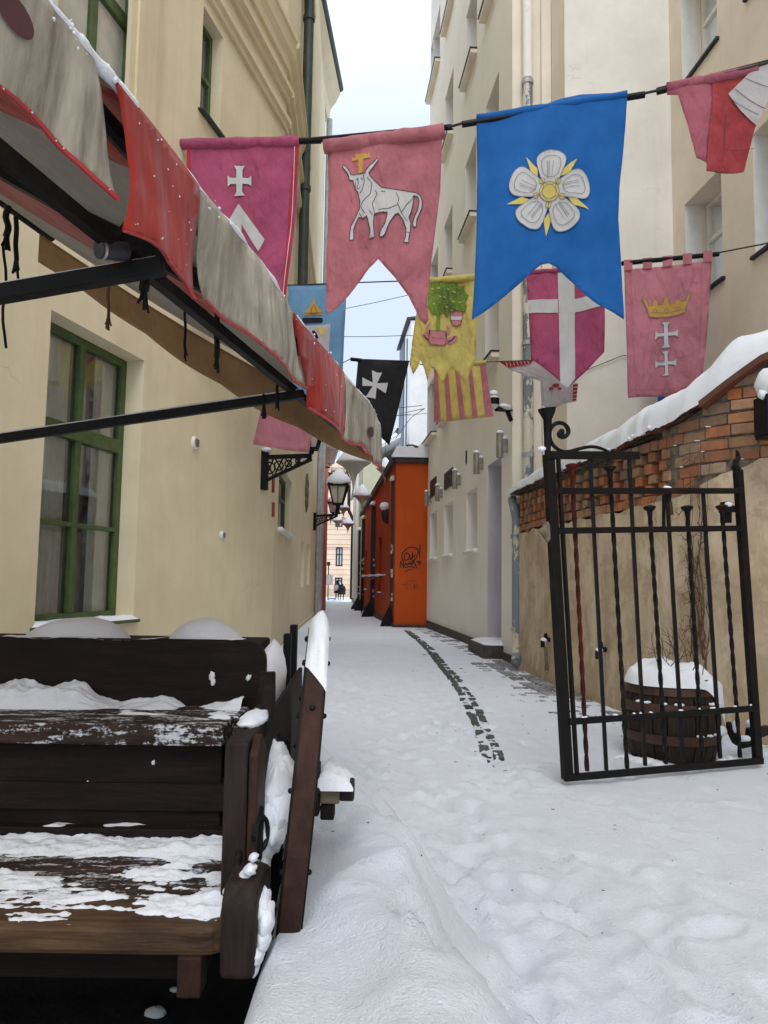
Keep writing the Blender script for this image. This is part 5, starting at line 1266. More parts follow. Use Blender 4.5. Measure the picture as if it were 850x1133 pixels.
mb.grid(axs, 16, 10); mb.build('snow', M['snow'], ct, smooth=True, keep_sharp=0)
# snow on benches: height field, only where it stands proud of the plank
def field(x0, x1, y0_, y1_, zb, hf, nx, ny, parent=ct, name='snow', mat='snow'):
    mb = MB()
    H_ = {}
    def fn(u, v):
        x, y = x0+(x1-x0)*u, y0_+(y1_-y0_)*v; h = hf(x, y); return (x, y, (zb(x, y) if callable(zb) else zb)+max(h, -.004))
    zbf = zb if callable(zb) else (lambda x, y: zb)
    keep = lambda P, i, j: any(P[b][a][2] > zbf(P[b][a][0], P[b][a][1])-.0035 for a, b in ((i,j),(i+1,j),(i+1,j+1),(i,j+1)))
    mb.grid(fn, nx, ny, keep); return mb.build(name, M[mat], parent, smooth=True, keep_sharp=0)
def h_up(x, y):
    b = sstep(2.60, 2.755, y)
    pile = .055*sstep(-.92, -1.08, x)*sstep(2.60, 2.70, y)*(1+.4*fb(x*9, y*9, 1.))
    n = fb(x*4.2, y*13, 2., 5)
    d = .030*b*(1+.5*fb(x*7, 1., 3.))+pile+.018*n+.007*fb(x*14, y*46, 4.)-.014+.012*sstep(-.62,-.52,x)-.010*sstep(2.50,2.40,y)
    return min(d, .1)
field(-1.35, -.48, 2.372, 2.757, SEATZ-.0015, h_up, 150, 64)
def h_lo(x, y):
    n = fb(x*4.5, y*8, 5., 5); st_ = -.018*(abs(y-2.024) < .014)-.016*(abs(y-2.173) < .014)
    bare = -.020*math.exp(-((y-2.21)/.05)**2)*(1-.7*math.exp(-((x+.52)/.05)**2))
    d = .030*sstep(2.24, 2.33, y)+.013*math.exp(-((y-1.98)/.08)**2)+.010*math.exp(-((x+.55)/.06)**2)+.028*n+.011*fb(x*11, y*46, 6.)+.006*fb(x*40, y*40, 3.)-.006+st_*.6+bare-.014*sstep(1.90,1.85,y)+.010*sstep(-.50,-.42,x)
    return min(d*.72, .05)
field(-1.25, -.372, 1.842, 2.386, LZ, h_lo, 160, 100)
field(-1.25, -.48, 2.385, 2.432, .576, lambda x, y: -.003+.016*fb(x*5, y*9, 8.)-.03*sstep(2.40,2.387,y)+.012*math.exp(-((x+.5)/.03)**2)*0, 120, 10)
field(-1.35, XB-.075, 2.757, 2.803, lambda x, y: zt-.004*sstep(-2., -1.2, x)-.0*x-(.075*max(0,(x-XB+.072)/.072)**2.2 if x > XB-.072 else 0), lambda x, y: .010*sstep(-.95,-.72,x)+.012*fb(x*5, y*3, 9.)-.004, 110, 6)
mb = MB()
for px, w, top in ((84, 122, 682.5), (226, 84, 684.5)):
    c = atY(px, 706, 3.02); h = atY(px, top, 3.02).z-c.z+.05; mb.blob((c.x, 3.05, c.z-.05), w/2/850*3.02, .18, h, 20, 12, .05, 1.5)
mb.blob((atY(302,750,3.05).x, 3.05, .93), .045, .22, .16, 14, 9, .15); mb.build('snow', M['snow'], ct, smooth=True, keep_sharp=0)
mb = MB(); mb.box(XL, XB-.06, 2.85, 3.28, .49, 1.085); mb.build('rear_box', M['cartwood'], ct, bevel=.01)
# snow clinging between side and wheel, on the armrest and the corner block
mb = MB()
def sl1(u, v):
    y = 1.86+1.05*v; zc = .585+.36*v-.05*math.sin(v*5)
    x0_ = -.322+(.006 if True else 0)-.02*v; x1_ = -.262-.055*v+.014*fb(v*7, 1., 2.)-.03*sstep(.32,.0,v)
    b = u; x = x0_+(x1_-x0_)*b; z = zc+.035*math.sin(math.pi*min(1, b*1.0))*(1+.4*fb(v*6, u*2, 3.))-.02*b-.14*max(0, b-.72)/.28*(1+.5*fb(v*11, 3., 1.))
    return (x, y, z)

for px, py, r_, Y, ry in ((303,856,15,2.35,.2),(312,868,14,2.3,.16),(307,884,18,2.2,.16),(313,893,13,2.15,.12),(300,908,15,2.12,.13),(305,915,11,2.1,.1),(293,932,11,2.08,.1),(289,952,10,2.05,.1),(285,972,9,2.02,.08),
    (291,1002,8,1.9,.06),(295,1016,8,1.88,.06),(292,1034,7.5,1.87,.05),(287,1052,5.5,1.86,.05),(283,1068,4.,1.85,.04)):   # snow packed between the side and the wheel
    q = atY(px, py, Y); w_ = r_*Y/850; mb.blob((q.x, Y, q.z), w_*1.05, ry, w_*2.0, 18, 12, .22, 2.4)
mb.blob(((atY(246,905,1.95).x+atY(273,905,1.95).x)/2, 2.2, .937), .036, .12, .020, 16, 9, .35, 4.); [mb.blob((atY(px, py, 1.85).x, 1.83+.06*random.random(), atY(px, py, 1.83).z), r_, r_*1.3, r_*.8, 10, 7, .5, 4.) for px, py, r_ in ((250,991,.010),(257,989,.013),(263,985,.016),(270,978,.018),(276,968,.016),(279,956,.012),(247,994,.007),(266,990,.012))]
for x, y, z, s_ in ((-.70,2.43,.76,.006),(-.62,2.43,.64,.004),(-.60,2.758,.985,.012),(-.595,2.757,.965,.010),(-.47,2.757,.98,.009),(-.9,2.43,.70,.003)):
    mb.blob((x, y, z), s_*.9, s_*.22, s_*1.1, 12, 8, .7, 2.2)
mb.build('snow', M['snow'], ct, smooth=True, keep_sharp=0)
# ================================================================== GARDEN WALL
WP = [Vector((x, y, 0)) for x, y in sm(WB, 2, False)]
WD = [0.]
for i in range(1, len(WP)): WD.append(WD[-1]+(WP[i]-WP[i-1]).length)
def wp(t, n, z):
    t = min(max(t, 0), WD[-1]-1e-4)
    i = max(1, int(np.searchsorted(WD, t))); k = (t-WD[i-1])/(WD[i]-WD[i-1])
    p = WP[i-1].lerp(WP[i], k)
    def dirn(j): 
        a, b = WP[max(j-1,0)], WP[min(j+1,len(WP)-1)]; return (b-a).normalized()
    d = dirn(i-1).lerp(dirn(i), k).normalized(); nn = Vector((d.y, -d.x, 0))
    if nn.x > 0: nn = -nn
    q = p+nn*n; return Vector((q.x, q.y, z))
def t_of_px(px):                        # arc length where the wall face crosses a pixel column
    best = min(range(0, 801), key=lambda k: abs((wp(WD[-1]*k/800, 0, 0).x/wp(WD[-1]*k/800, 0, 0).y)-(px-425)/850+.0)); return WD[-1]*best/800
T760, T785, T850 = t_of_px(760), t_of_px(788), t_of_px(850)
TE = WD[-1]
def topz(t): return float(np.interp(t, [0, T760-1.2, T760, T785, T850, T850+.6, TE], [2.70, 2.74, 2.86, 2.97, 3.28, 3.5, 3.55]))
def botz(t): return float(np.interp(t, [0, T760-3.2, T760-1.0, T760, T785, T850, TE], [2.06, 2.08, 2.10, 2.16, 2.27, 2.43, 2.46]))+.05*fb(t*3, 1., 1.)
gw_ = thing('garden_wall', (2.6, 8., 0), 'weathered plastered garden wall topped with old lattice brickwork and thick snow', 'wall')
mb = MB()
def pl(u, v):
    t = TE*u; z = -.3+(botz(t)+.3)*v; return wp(t, .012*fb(t*1.2, z*1.2, 3.)+(.05*sstep(.35,.0,z)), z)
mb.grid(pl, 150, 40); mb.grid(lambda u, v: wp(TE*u, .0-.13*v, botz(TE*u)-.01*v), 150, 1); mb.build('plaster_face', M['damp'], gw_, smooth=True, keep_sharp=0)
mb = MB(); mb.grid(lambda u, v: wp(TE*u, -.115+.095*sstep(T760-.5, T760-.3, TE*u), 1.9+(topz(TE*u)-1.9)*v), 120, 6); mb.grid(lambda u, v: wp(TE*u, -.02-.31*v, topz(TE*u)-.004), 120, 2); mb.grid(lambda u, v: wp(TE*u, -.335, -.3+(topz(TE*u)+.3)*v), 120, 6); mb.build('core', M['mortar'], gw_)
mb = MB(); rr = random.Random(21); ch = .108; z = 2.0; row = 0
while z < 3.9:
    t = .01+(.06 if row % 2 else 0.)
    while t < TE-.1:
        lat = t < T760-.15 and 2.17 < z < 2.60
        L_ = .118 if lat or t < T760-.1 else rr.choice((.24,.25,.13,.27))
        tc = t+L_/2
        ok = z > botz(tc)-.05+rr.uniform(-.02,.03) and z+ch < topz(tc)+.015
        if lat and (int(round((t-.01)/.118))+row) % 2 == 0: pr = -.22
        else: pr = rr.uniform(-.008, .012)
        if z < botz(tc)+.02: pr = min(pr, .004)
        if ok and pr > -.2:
            g = .012; jz = rr.uniform(-.006,.006); h = ch-.014+rr.uniform(-.006,.004)
            a0, a1 = t+g/2, t+L_-g/2; sl_ = rr.uniform(-.006,.006)
            P = [wp(a0,-.12,z+jz),wp(a1,-.12,z+jz),wp(a1,pr,z+jz+sl_),wp(a0,pr,z+jz)]
            P2 = [wp(a0,-.12,z+jz+h),wp(a1,-.12,z+jz+h),wp(a1,pr-rr.uniform(0,.008),z+jz+h+sl_),wp(a0,pr-rr.uniform(0,.008),z+jz+h)]
            mb.hexa(P+P2)
        t += L_
    z += ch; row += 1
mb.build('brickwork', M['brick'], gw_, bevel=.008)
mb = MB(); t = .0
while t < TE-.2:
    zt_ = topz(t+.08)+.002; w = .15+rr.uniform(-.02,.02); o = rr.uniform(.03,.075); zj = rr.uniform(-.012,.014)
    s1 = topz(t+w)-topz(t)
    mb.hexa([wp(t,o,zt_+zj-.02),wp(t+w-.012,o,zt_+zj-.02+s1),wp(t+w-.012,-.45,zt_+.10+s1),wp(t,-.45,zt_+.10)]+[wp(t,o,zt_+zj+.022),wp(t+w-.012,o,zt_+zj+.022+s1),wp(t+w-.012,-.45,zt_+.15+s1),wp(t,-.45,zt_+.15)])
    t += w
mb.build('coping_tile', M['tile'], gw_, bevel=.006)
SNH = [(0,.05),(.25,.15),(1.2,.20),(2.6,.24),(4.,.30),(T760-.6,.34),(T760,.32),(T785,.36),((T785+T850)/2,.44),(T850,.27),(T850+.4,.22),(TE,.2)]
mb = MB()
def sn(u, v):
    t = (TE-.05)*u; h = float(np.interp(t, *zip(*SNH))); a = math.pi*v
    ow = .10+.03*fb(t*2.4, 5., 1.)+.012*fb(t*11, 2., 1.); hw_ = .34
    n = -.24+hw_*math.cos(a)*(1 if a > math.pi/2 else (ow+.24)/hw_)
    zz_ = topz(t)+.03+h*(math.sin(a)**.75)*(1+.10*fb(t*1.6, v*2, 8.)+.03*fb(t*7, v*6, 3.))
    if v < .12: zz_ -= (.12-v)/.12*(.03+.03*fb(t*6, 4., 4.))
    return wp(t, n, zz_)
mb.grid(sn, 190, 22); mb.grid(lambda u, v: wp(.0+.001, -.56+.6*u, topz(0)-.02+.06*v), 4, 2); mb.build('snow', M['snow'], gw_, smooth=True, keep_sharp=0)
mb = MB()
for k in range(34):
    t = rr.uniform(0, T760-.2); q_ = rr.uniform(.010,.022); mb.blob(wp(t, .10+rr.uniform(-.03,.0), topz(t)+rr.uniform(.0,.04)), q_*1.8, q_*1.3, q_, 10, 6, .5, 4.)
for k in range(15):
    t = rr.uniform(T760-.3, T850+.2); z = 2.0+ch*int(rr.uniform(4, 12)); 
    if z < topz(t)-.1: mb.blob(wp(t, .012, z-.004), rr.uniform(.012,.03), .014, .006, 8, 4, .5)
mb.build('snow', M['snow'], gw_, smooth=True, keep_sharp=0)
# red tile verge board on the gable
mb = MB(); a, b = T785-.02, T850+.35
mb.grid(lambda u, v: wp(a+(b-a)*u, .115, topz(a+(b-a)*u)-.045+.06*v), 12, 1); mb.grid(lambda u, v: wp(a+(b-a)*u, .115-.2*v, topz(a+(b-a)*u)-.045), 12, 1); mb.build('verge_tile', M['tile'], gw_)
# old taps and hooks on the wall
for px, py, txt in ((609,708,'rusty pipe stub near the far end of the garden wall'), (670,719,'black capped pipe stub on the garden wall left of the barrel')):
    t = t_of_px(px); p = wp(t, .03, 0); z = onP(px, py, (p.x, p.y), (p.x+.3, p.y-1.)).z
    r = thing('pipe_stub', wp(t,.0,z), txt, 'pipe'); mb = MB(); mb.tube([wp(t,-.02,z), wp(t,.07,z), wp(t,.10,z-.02), wp(t,.10,z-.10)], .028, 10); mb.tube([wp(t,.06,z), wp(t,.06,z+.08)], [.03,.02], 8); mb.build('pipe', M['black'], r, smooth=True)
    mb = MB(); mb.tube([wp(t,.06,z-.10), wp(t,.05,.2)], .022, 8); mb.build('riser', M['mortar'], r); mb = MB(); mb.blob(wp(t,.08,z-.005), .045,.045,.03, 8, 5, .3); mb.build('snow', M['snow'], r, smooth=True)
# wall lamp at the right edge of the picture
q = atY(855, 452, 6.1); lp = thing('wall_lamp', q, 'black wall lamp under a snow cap beside the brick gable', 'wall lamp')
mb = MB(); mb.box(q.x-.10, q.x+.16, 6.0, 6.22, q.z-.22, q.z+.10); mb.bar(q+Vector((.03,.1,-.24)), q+Vector((.3,.35,-.30)), .05, .05); mb.box(q.x-.09, q.x+.3, 5.99, 6.23, q.z-.24, q.z-.22); mb.build('housing', M['black'], lp, bevel=.015)
mb = MB(); mb.blob(q+Vector((.03,.0,.20)), .155, .16, .15, 16, 10, .08); mb.blob(q+Vector((-.1,-.05,.10)), .04,.04,.04,8,5,.3); mb.build('snow', M['snow'], lp, smooth=True, keep_sharp=0)
# climbing plant: bare stems
vn = thing('climbing_plant', wp(T760, .05, 0), 'bare brown climbing stems on the plaster behind the gate', 'plant')
mb = MB(); rr = random.Random(5)
def vine(t, z0, z1, r, dr=.05, n=14):
    P = []; tt = t
    for k in range(n+1):
        z = z0+(z1-z0)*k/n; tt += rr.uniform(-dr, dr)*.5; P.append(wp(tt, .022+rr.uniform(0,.02), z))
    mb.tube(P, [r*(1-.6*k/n) for k in range(n+1)], 5); return P
for k in range(11):
    P = vine(T760+.16+rr.uniform(-.10,.10), rr.uniform(.5,.8), rr.uniform(1.5,2.65), rr.uniform(.004,.009))
    for j in range(5):
        a = P[rr.randrange(3, len(P))]; m = [a]
        for q in range(5): m.append(m[-1]+Vector((rr.uniform(-.07,.04), rr.uniform(-.05,.03), rr.uniform(-.07,.05))))
        mb.tube(m, [.0035,.003,.0026,.002,.0016,.0012], 4)
for k in range(7):
    P = vine(T760-rr.uniform(.2,1.6), rr.uniform(1.9,2.3), rr.uniform(2.5,2.7), .003, .12)
mb.build('stem', M['twig'], vn)

# ================================================================== GATE
G0, G1 = atZ(622, 862, .05), atZ(841, 842, .05)
gp = Surf((G0.x, G0.y), (G1.x, G1.y))
gt = thing('iron_gate', (G0+G1)/2, 'leaning black wrought iron gate with scroll top, half open before the garden wall', 'gate')
mpp = 5.4/850
def gb(mb, a, b, w, t=None, off=0.): mb.bar(gp.to3(*a, off), gp.to3(*b, off), w, t or w, up=gp.n)
mb = MB(); gb(mb, (607,503), (628,862), .070, .05); mb.build('stile', M['rust'], gt, bevel=.004)
mb = MB(); gb(mb, (616.5,506), (637.5,861), .022, .03, .012); mb.build('stile', M['rust'], gt, bevel=.003)
mb = MB(); gb(mb, (816.5,520), (838.5,842), .062, .045); 
mb.tube([gp.to3(x, y) for x, y in ((816.5,522),(813.5,516),(814.5,510),(817,506),(816,500),(814.5,498))], [.034,.030,.022,.020,.012,.004], 8); mb.build('stile', M['rust'], gt, bevel=.0)
for a, b, w in (((602,504),(705,504.5),.055),((611,543.5),(820,543.5),.042),((615,587.5),(823,584.5),.042),((627,798),(836,783),.042),((623,860),(841.5,841),.046)):
    mb = MB(); gb(mb, a, b, w, .028, .02); mb.build('rail', M['rust'], gt, bevel=.003)
BARS = [((633,520),(649.7,853),1,1),((653,506),(671,852),0,0),((675,522),(694,850),1,1),((696,506),(714,847),0,0),((719,566),(737,845),1,1),((738,545),(756,845),0,0),((760.5,566),(777.5,843),1,1),((778,545),(797,839),0,0),((799,565),(819,838),1,1)]
for i, (a, b, knob, tw) in enumerate(BARS):
    mb = MB(); A, B = gp.to3(*a), gp.to3(*b)
    n = 64
    if tw: mb.tube([A.lerp(B, k/n) for k in range(n+1)], .0165, 4, sq=True, twist=math.pi/2/4)
    else: mb.tube([A, A.lerp(B,.5), B], .0165, 4, sq=True)
    if knob: d = (A-B).normalized(); mb.tube([A-d*.04, A, A+d*.02, A+d*.035, A+d*.045], [.017,.02,.042,.045,.02], 12)
    mb.build('bar', M['rustred' if i == 0 else 'rust'], gt)
mb = MB()
sp_ = zz([(205,240),(185,240),(178,258),(190,272),(210,275),(235,262),(248,240),(240,205),(215,182),(180,172),(145,185),(122,215),(113,255),(120,300),(140,335),(175,362),(210,375),(250,376),(320,355),(400,338),(470,350),(520,376),(545,390)], 6.29, 590, 440)
spp = sm(sp_, 2, False); n = len(spp)
mb.tube([gp.to3(*q) for q in spp], [.024 if k < 5 else .017-.006*k/n for k in range(n)], 8); mb.build('scroll', M['black'], gt, smooth=True)
mb = MB(); a = [gp.to3(*q) for q in ((606,500),(606,480),(606,464),(605.5,456),(605,452))]; mb.tube(a, [.022,.026,.030,.055,.062], 10); mb.build('finial', M['black'], gt, smooth=True)
mb = MB(); gb(mb, (734.5,548), (734.5,586), .018); gb(mb, (739,545), (739.3,556), .034, .03); mb.build('latch', M['black'], gt)
mb = MB(); gb(mb, (738.5,556), (740,570), .028, .03, .02); mb.build('lock', M['hoop'], gt)
mb = MB(); P = [gp.to3(*q, .0) for q in ((596,588),(604.5,577),(612,589),(605,600))]; mb.prism(P, gp.n*.02); mb.build('plate', M['mortar'], gt)
mb = MB(); gb(mb, (801,563), (814,563), .05, .05, -.03); gb(mb, (809,555), (809,578), .055, .06, -.05)
A = gp.to3(806,566,-.03); mb.bar(A, A+Vector((.18,.45,.02)), .035); mb.build('hinge', M['black'], gt)
mb = MB()
for q in ((738.5,543),(806,561),(600,500)):
    mb.blob(gp.to3(*q, .0)+Vector((0,0,.02)), .03, .022, .018, 8, 5, .3)
for k in range(12):
    q = (rr.uniform(640, 830),); y = 798-(q[0]-627)*.072; mb.blob(gp.to3(q[0], y-3.6, .02), rr.uniform(.006,.02), .010, .008, 6, 4, .4)
mb.build('snow', M['snow'], gt, smooth=True, keep_sharp=0)
# iron hook by the gate foot
hk = thing('iron_hook', atY(822, 815, 6.05), 'dark iron hook with snow sticking out of the wall foot beside the gate', 'hook')
mb = MB(); pts = [atY(x, y, 6.02) for x, y in ((806,799),(808,808),(814,818),(822,822),(830,820),(832,812),(832,806))]; mb.tube(pts, [.02,.03,.04,.045,.05,.05,.045], 8)
A = pts[-1]; mb.bar(A-Vector((0,0,.05)), A+Vector((.25,.25,-.05)), .06); mb.build('shank', M['black'], hk, smooth=True)
mb = MB(); mb.blob(pts[3]+Vector((.0,-.03,.04)), .06, .03, .025, 8, 5, .3); mb.blob(pts[-1]+Vector((0,0,.04)), .05,.05,.03,8,5,.3); mb.blob(pts[1]+Vector((.03,-.02,.03)), .02,.02,.05,8,5,.3); mb.build('snow', M['snow'], hk, smooth=True)

# ================================================================== BARREL
BC = Vector((2.265, 6.12, gz(2.265, 6.0)-.05))
br = thing('oak_barrel', BC, 'dark oak barrel with rusty hoops and a heap of snow on top, behind the gate', 'barrel')
Hb = .655
def brad(z): q = (z/Hb-.52)/.52; return .365-.075*q*q
mb = MB(); ns = 22; rr = random.Random(8)
for k in range(ns):
    a0 = 2*math.pi*k/ns+.012; a1 = 2*math.pi*(k+1)/ns-.012; rj = rr.uniform(-.004,.004); m_ = 9
    vs = []; fs = []
    for j in range(m_+1):
        z = Hb*j/m_
        for a, dr in ((a0,0),(a1,0),(a1,-.03),(a0,-.03)):
            r_ = brad(z)+dr+rj; vs.append(BC+Vector((r_*math.cos(a), r_*math.sin(a), z)))
    for j in range(m_):
        for q in range(4): fs.append((j*4+q, j*4+(q+1)%4, (j+1)*4+(q+1)%4, (j+1)*4+q))
    fs += [(3,2,1,0), tuple(m_*4+q for q in range(4))]; mb.add(vs, fs)
mb.build('stave', M['barrelwood'], br)
for z, h in ((.585,.085),(.445,.07),(.22,.07),(.03,.05)):
    mb = MB(); pr = [(brad(z-h/2)+.004,z-h/2),(brad(z-h/2)+.010,z-h/2),(brad(z+h/2)+.010,z+h/2),(brad(z+h/2)+.004,z+h/2)]
    tl = .02 if z > .6 else 0
    vs = []; fs = []; sg = 40
    for k in range(sg):
        a = 2*math.pi*k/sg
        for r_, zz_ in pr: vs.append(BC+Vector((r_*math.cos(a), r_*math.sin(a), zz_-tl*math.cos(a))))
    for k in range(sg):
        for q in range(4): fs.append((k*4+q, k*4+(q+1)%4, ((k+1)%sg)*4+(q+1)%4, ((k+1)%sg)*4+q))
    mb.add(vs, fs); mb.build('hoop', M['hoop'], br, smooth=True)
mb = MB()
def bs(u, v):
    a = 2*math.pi*u; r_ = v; z = Hb-.05+.145*(1-r_**4)*(1+.85*fb(math.cos(a)*r_*1.5+3, math.sin(a)*r_*1.5, 4., 2)+.10*fb(math.cos(a)*r_*5, math.sin(a)*r_*5, 2., 3))
    sk = math.exp(-((a-5.9)/.42)**2) if r_ > .93 else 0; z -= sk*.30*(r_-.93)/.07; w = .345+.012*fb(math.cos(a)*2, math.sin(a)*2, 7.)+.045*sk
    return BC+Vector((w*r_**.7*math.cos(a), w*r_**.7*math.sin(a), z))
mb.grid(bs, 48, 16)
for a in [rr.uniform(-2.8,.1) for _ in range(13)]:
    z = rr.choice((.487,.487,.262,.487)); mb.blob(BC+Vector(((brad(z)+.012)*math.cos(a), (brad(z)+.012)*math.sin(a), z)), rr.uniform(.012,.04), .014, .010, 8, 5, .4)
mb.blob(BC+Vector(((brad(.27)+.01)*math.cos(-.75), (brad(.27)+.01)*math.sin(-.75), .285)), .055,.03,.035, 10, 6, .3)
for k in range(12):
    a = rr.uniform(-3.0,.3); mb.blob(BC+Vector((.40*math.cos(a), .38*math.sin(a), .03)), rr.uniform(.04,.11), rr.uniform(.04,.09), rr.uniform(.03,.07), 10, 6, .3)
mb.build('snow', M['snow'], br, smooth=True, keep_sharp=0)
tw = thing('dry_plant', BC+Vector((0,0,.70)), 'bare dry twigs sticking out of the snow on the barrel', 'plant')
mb = MB()
for k in range(16):
    p = BC+Vector((rr.uniform(-.2,.22), rr.uniform(-.15,.15), .68)); d = Vector((rr.uniform(-.3,.4), rr.uniform(-.2,.2), 1)).normalized(); q = [p]
    for j in range(6):
        d = (d+Vector((rr.uniform(-.35,.35), rr.uniform(-.3,.3), rr.uniform(-.25,.2)))).normalized(); q.append(q[-1]+d*rr.uniform(.04,.085))
    mb.tube(q, [.004,.0036,.003,.0025,.002,.0016,.0012], 4)
    for b in q[2:5]:
        e = (d+Vector((rr.uniform(-.9,.9), rr.uniform(-.6,.6), rr.uniform(-.3,.6)))).normalized(); mb.tube([b, b+e*.05, b+e*.09+Vector((0,0,-.02))], [.0022,.0018,.001], 4)
mb.build('twig', M['twig'], tw)
# heaps along the wall foot behind the gate
mb = MB()
for k in range(26):
    t = rr.uniform(T760-.4, TE-.5); p = wp(t, rr.uniform(.05,.35), 0); p.z = gz(p.x, p.y)-.01; mb.blob(p, rr.uniform(.08,.2), rr.uniform(.06,.15), rr.uniform(.03,.08), 12, 7, .25)
tag(mb.build('snow_heaps', M['ground_snow'], smooth=True, keep_sharp=0), 'low heaps of snow along the foot of the garden wall', 'snow', kind='stuff')
mb = MB()
for k in range(150):
    x, y = rr.uniform(-.2, 3.), 2.3+rr.random()**1.5*9
    if x > rightx(y)-.2: continue
    s_ = rr.uniform(.0012, .0045)*(1+y*.12); mb.blob((x, y, gz(x, y)+.001), s_*rr.uniform(.7,2), s_, s_*.35, 6, 4, .5)
tag(mb.build('litter_crumbs', M['twig'], clean=False), 'scattered dark crumbs of grit and leaves on the trodden snow', 'grit', kind='stuff')

# ================================================================== FAR PEDESTRIANS
def person(base, ht, lean, stride, label, bag=False, wide=1.):
    r = thing('person', base, label, 'person', 'pedestrians at the end of the alley')
    s = ht/1.75; B = Vector(base)
    J = {'pel':(0,0,.93),'sp':(0,.0,1.15),'ch':(0,.01,1.36),'nk':(0,.0,1.50),'hd':(0,.02,1.60),'ht':(0,.03,1.71),'ls':(-.19,0,1.42),'le':(-.25,.03,1.15),'lw':(-.23,.12,.92),'rs':(.19,0,1.42),'re':(.26,.02,1.15),'rw':(.24,.10,.92),
         'lh':(-.10,0,.90),'lk':(-.11,.06+stride,.50),'la':(-.11,-.02+stride*1.4,.09),'lt':(-.12,.13+stride*1.4,.04),'rh':(.10,0,.90),'rk':(.11,.05-stride*.4,.50),'ra':(.11,-.05-stride,.09),'rt':(.12,.10-stride,.04)}
    rad = {'pel':.17,'sp':.17,'ch':.19,'nk':.075,'hd':.11,'ht':.095,'ls':.085,'le':.065,'lw':.05,'rs':.085,'re':.065,'rw':.05,'lh':.10,'lk':.07,'la':.055,'lt':.045,'rh':.10,'rk':.07,'ra':.055,'rt':.045}
    E = [('pel','sp'),('sp','ch'),('ch','nk'),('nk','hd'),('hd','ht'),('ch','ls'),('ls','le'),('le','lw'),('ch','rs'),('rs','re'),('re','rw'),('pel','lh'),('lh','lk'),('lk','la'),('la','lt'),('pel','rh'),('rh','rk'),('rk','ra'),('ra','rt')]
    k = list(J); me = bpy.data.meshes.new('body'); me.from_pydata([(J[n][0]*s*wide, (J[n][1]+lean*J[n][2])*s, J[n][2]*s) for n in k], [(k.index(a), k.index(b)) for a, b in E], [])
    o = bpy.data.objects.new('body', me); COL.objects.link(o); o.parent = r; me.materials.append(M['coat'])
    md = o.modifiers.new('skin', 'SKIN'); sv = me.skin_vertices[0].data
    for i, n in enumerate(k): sv[i].radius = (rad[n]*s*wide, rad[n]*s); sv[i].use_root = (n == 'pel')
    su = o.modifiers.new('sub', 'SUBSURF'); su.levels = 1; su.render_levels = 1
    mb = MB(); mb.lathe([(.30*wide*s,.62*s),(.27*wide*s,.9*s),(.22*wide*s,1.12*s),(.23*wide*s,1.35*s),(.14*s,1.47*s),(.07*s,1.50*s)], B+Vector((0,.02,0)), 14); mb.build('coat', M['coat'], r, smooth=True)
    mb = MB(); mb.blob(B+Vector((0,.02,1.66*s)), .125*s, .13*s, .12*s, 12, 8, 0.02); mb.build('hat', M['coat'], r, smooth=True)
    mb = MB(); mb.blob(B+Vector((0,.10*s,1.58*s)), .085*s, .08*s, .10*s, 10, 7, 0.02); mb.build('face', M['skin'], r, smooth=True)
    return r
p1 = atY(373, 663.5, 70); p1.z = gz(p1.x, p1.y)
person(p1, 1.74, .0, .12, 'person in black coat and dark hat walking away, wearing a pale grey backpack')
p2 = atY(378.3, 663.5, 69.6); p2.z = gz(p2.x, p2.y)
person(p2, 1.5, .0, .05, 'shorter person in dark clothes at the right shoulder of the one with the backpack', wide=1.35)
bg = thing('backpack', p1+Vector((-.06,-.3,1.1)), 'pale grey backpack on the back of the far pedestrian', 'backpack')
mb = MB(); mb.blob(p1+Vector((-.06,-.30,1.10)), .22, .16, .29, 14, 9, .03); mb.build('body', M['bag'], bg, smooth=True)
mb = MB(); mb.blob(p1+Vector((-.06,-.42,1.0)), .14, .07, .13, 10, 7, .03); mb.build('pocket', M['bag'], bg, smooth=True)
q = atY(367, 660, 69); q.z = gz(q.x, q.y)
sd = thing('sledge', q, 'small blue sledge on the snow at the left of the far pedestrians', 'sledge')
mb = MB(); mb.box(q.x-.32, q.x+.32, q.y-.3, q.y+.5, q.z+.10, q.z+.2); mb.build('seat', M['bluecoat'], sd, bevel=.04)
for k in (-1, 1):
    mb = MB(); mb.tube([(q.x+.26*k, q.y-.5, q.z+.15), (q.x+.26*k, q.y-.4, q.z+.02), (q.x+.26*k, q.y+.5, q.z+.02)], .03, 8); mb.build('runner', M['bluecoat'], sd)
# ================================================================== LIGHT, SKY, CAMERA
w = bpy.data.worlds.new('World'); SC.world = w; w.use_nodes = True; nt = w.node_tree
bgn = nt.nodes['Background']; bgn.inputs['Strength'].default_value = .1
sky = N(nt, 'ShaderNodeTexSky', sky_type='NISHITA'); sky.sun_disc = False
SUN_EL, SUN_AZ = math.radians(48), math.radians(176)
sky.sun_elevation = SUN_EL; sky.sun_rotation = SUN_AZ; sky.air_density = 1.; sky.dust_density = 2.
tc = N(nt, 'ShaderNodeTexCoord'); sx = N(nt, 'ShaderNodeSeparateXYZ'); nt.links.new(tc.outputs['Generated'], sx.inputs[0])
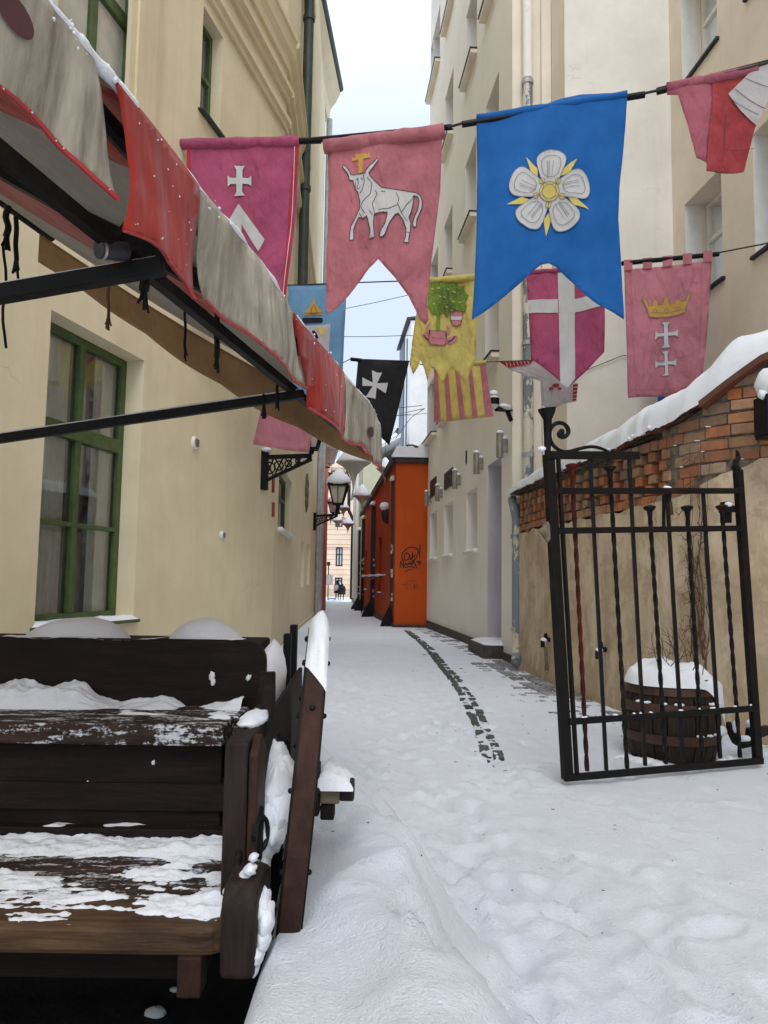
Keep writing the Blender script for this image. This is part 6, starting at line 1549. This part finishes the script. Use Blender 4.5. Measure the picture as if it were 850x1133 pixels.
# an overcast layer: brightest overhead, softer towards the horizon, faintly mottled
cz = ramp(nt, sx.outputs['Z'], [(0., (4.1, 4.6, 5.3)), (.5, (4.5, 5.0, 5.7)), (.8, (9.6, 10.3, 11.6)), (1., (12., 12.8, 14.2))])
nz = N(nt, 'ShaderNodeTexNoise'); nz.inputs['Scale'].default_value = 2.2; nz.inputs['Detail'].default_value = 6; nt.links.new(tc.outputs['Generated'], nz.inputs['Vector'])
mo = ramp(nt, nz.outputs['Fac'], [(.35, (.93, .96, 1.)), (.65, (1.03, 1.02, 1.))])
cl = mixc(nt, 1., cz, mo, 'MULTIPLY')
mr = N(nt, 'ShaderNodeMapRange'); mr.inputs[1].default_value = .3; mr.inputs[2].default_value = -.9; mr.inputs[3].default_value = 1.; mr.inputs[4].default_value = 1.5
nt.links.new(sx.outputs['Y'], mr.inputs[0])
cb = N(nt, 'ShaderNodeCombineColor'); [nt.links.new(mr.outputs[0], cb.inputs[k]) for k in range(3)]
cl = mixc(nt, 1., cl, cb.outputs[0], 'MULTIPLY')
fin = mixc(nt, .86, sky.outputs['Color'], cl)
nt.links.new(fin, bgn.inputs['Color'])
ld = bpy.data.lights.new('sun', 'SUN'); ld.energy = .5; ld.angle = math.radians(25); ld.color = (1., .96, .9)
lo = bpy.data.objects.new('sun', ld); COL.objects.link(lo)
d = Vector((math.sin(SUN_AZ)*math.cos(SUN_EL), math.cos(SUN_AZ)*math.cos(SUN_EL), math.sin(SUN_EL)))
lo.rotation_euler = d.to_track_quat('Z', 'Y').to_euler()
cam = bpy.data.cameras.new('camera'); co = bpy.data.objects.new('camera', cam); COL.objects.link(co)
cam.sensor_fit = 'VERTICAL'; cam.sensor_height = 36; cam.sensor_width = 36; cam.lens = 36*F/1133; cam.clip_end = 2000; cam.clip_start = .05
from mathutils import Matrix
mt = Matrix((RT, UP, -fw)).transposed().to_4x4(); mt.translation = EYE; co.matrix_world = mt
SC.camera = co
SC.view_settings.view_transform = 'Standard'; SC.view_settings.look = 'None'; SC.view_settings.gamma = 1; SC.view_settings.use_curve_mapping = False
SC.view_settings.exposure = .95
SC.render.engine = 'CYCLES'; SC.cycles.max_bounces = 8; SC.cycles.diffuse_bounces = 5; SC.cycles.transparent_max_bounces = 12
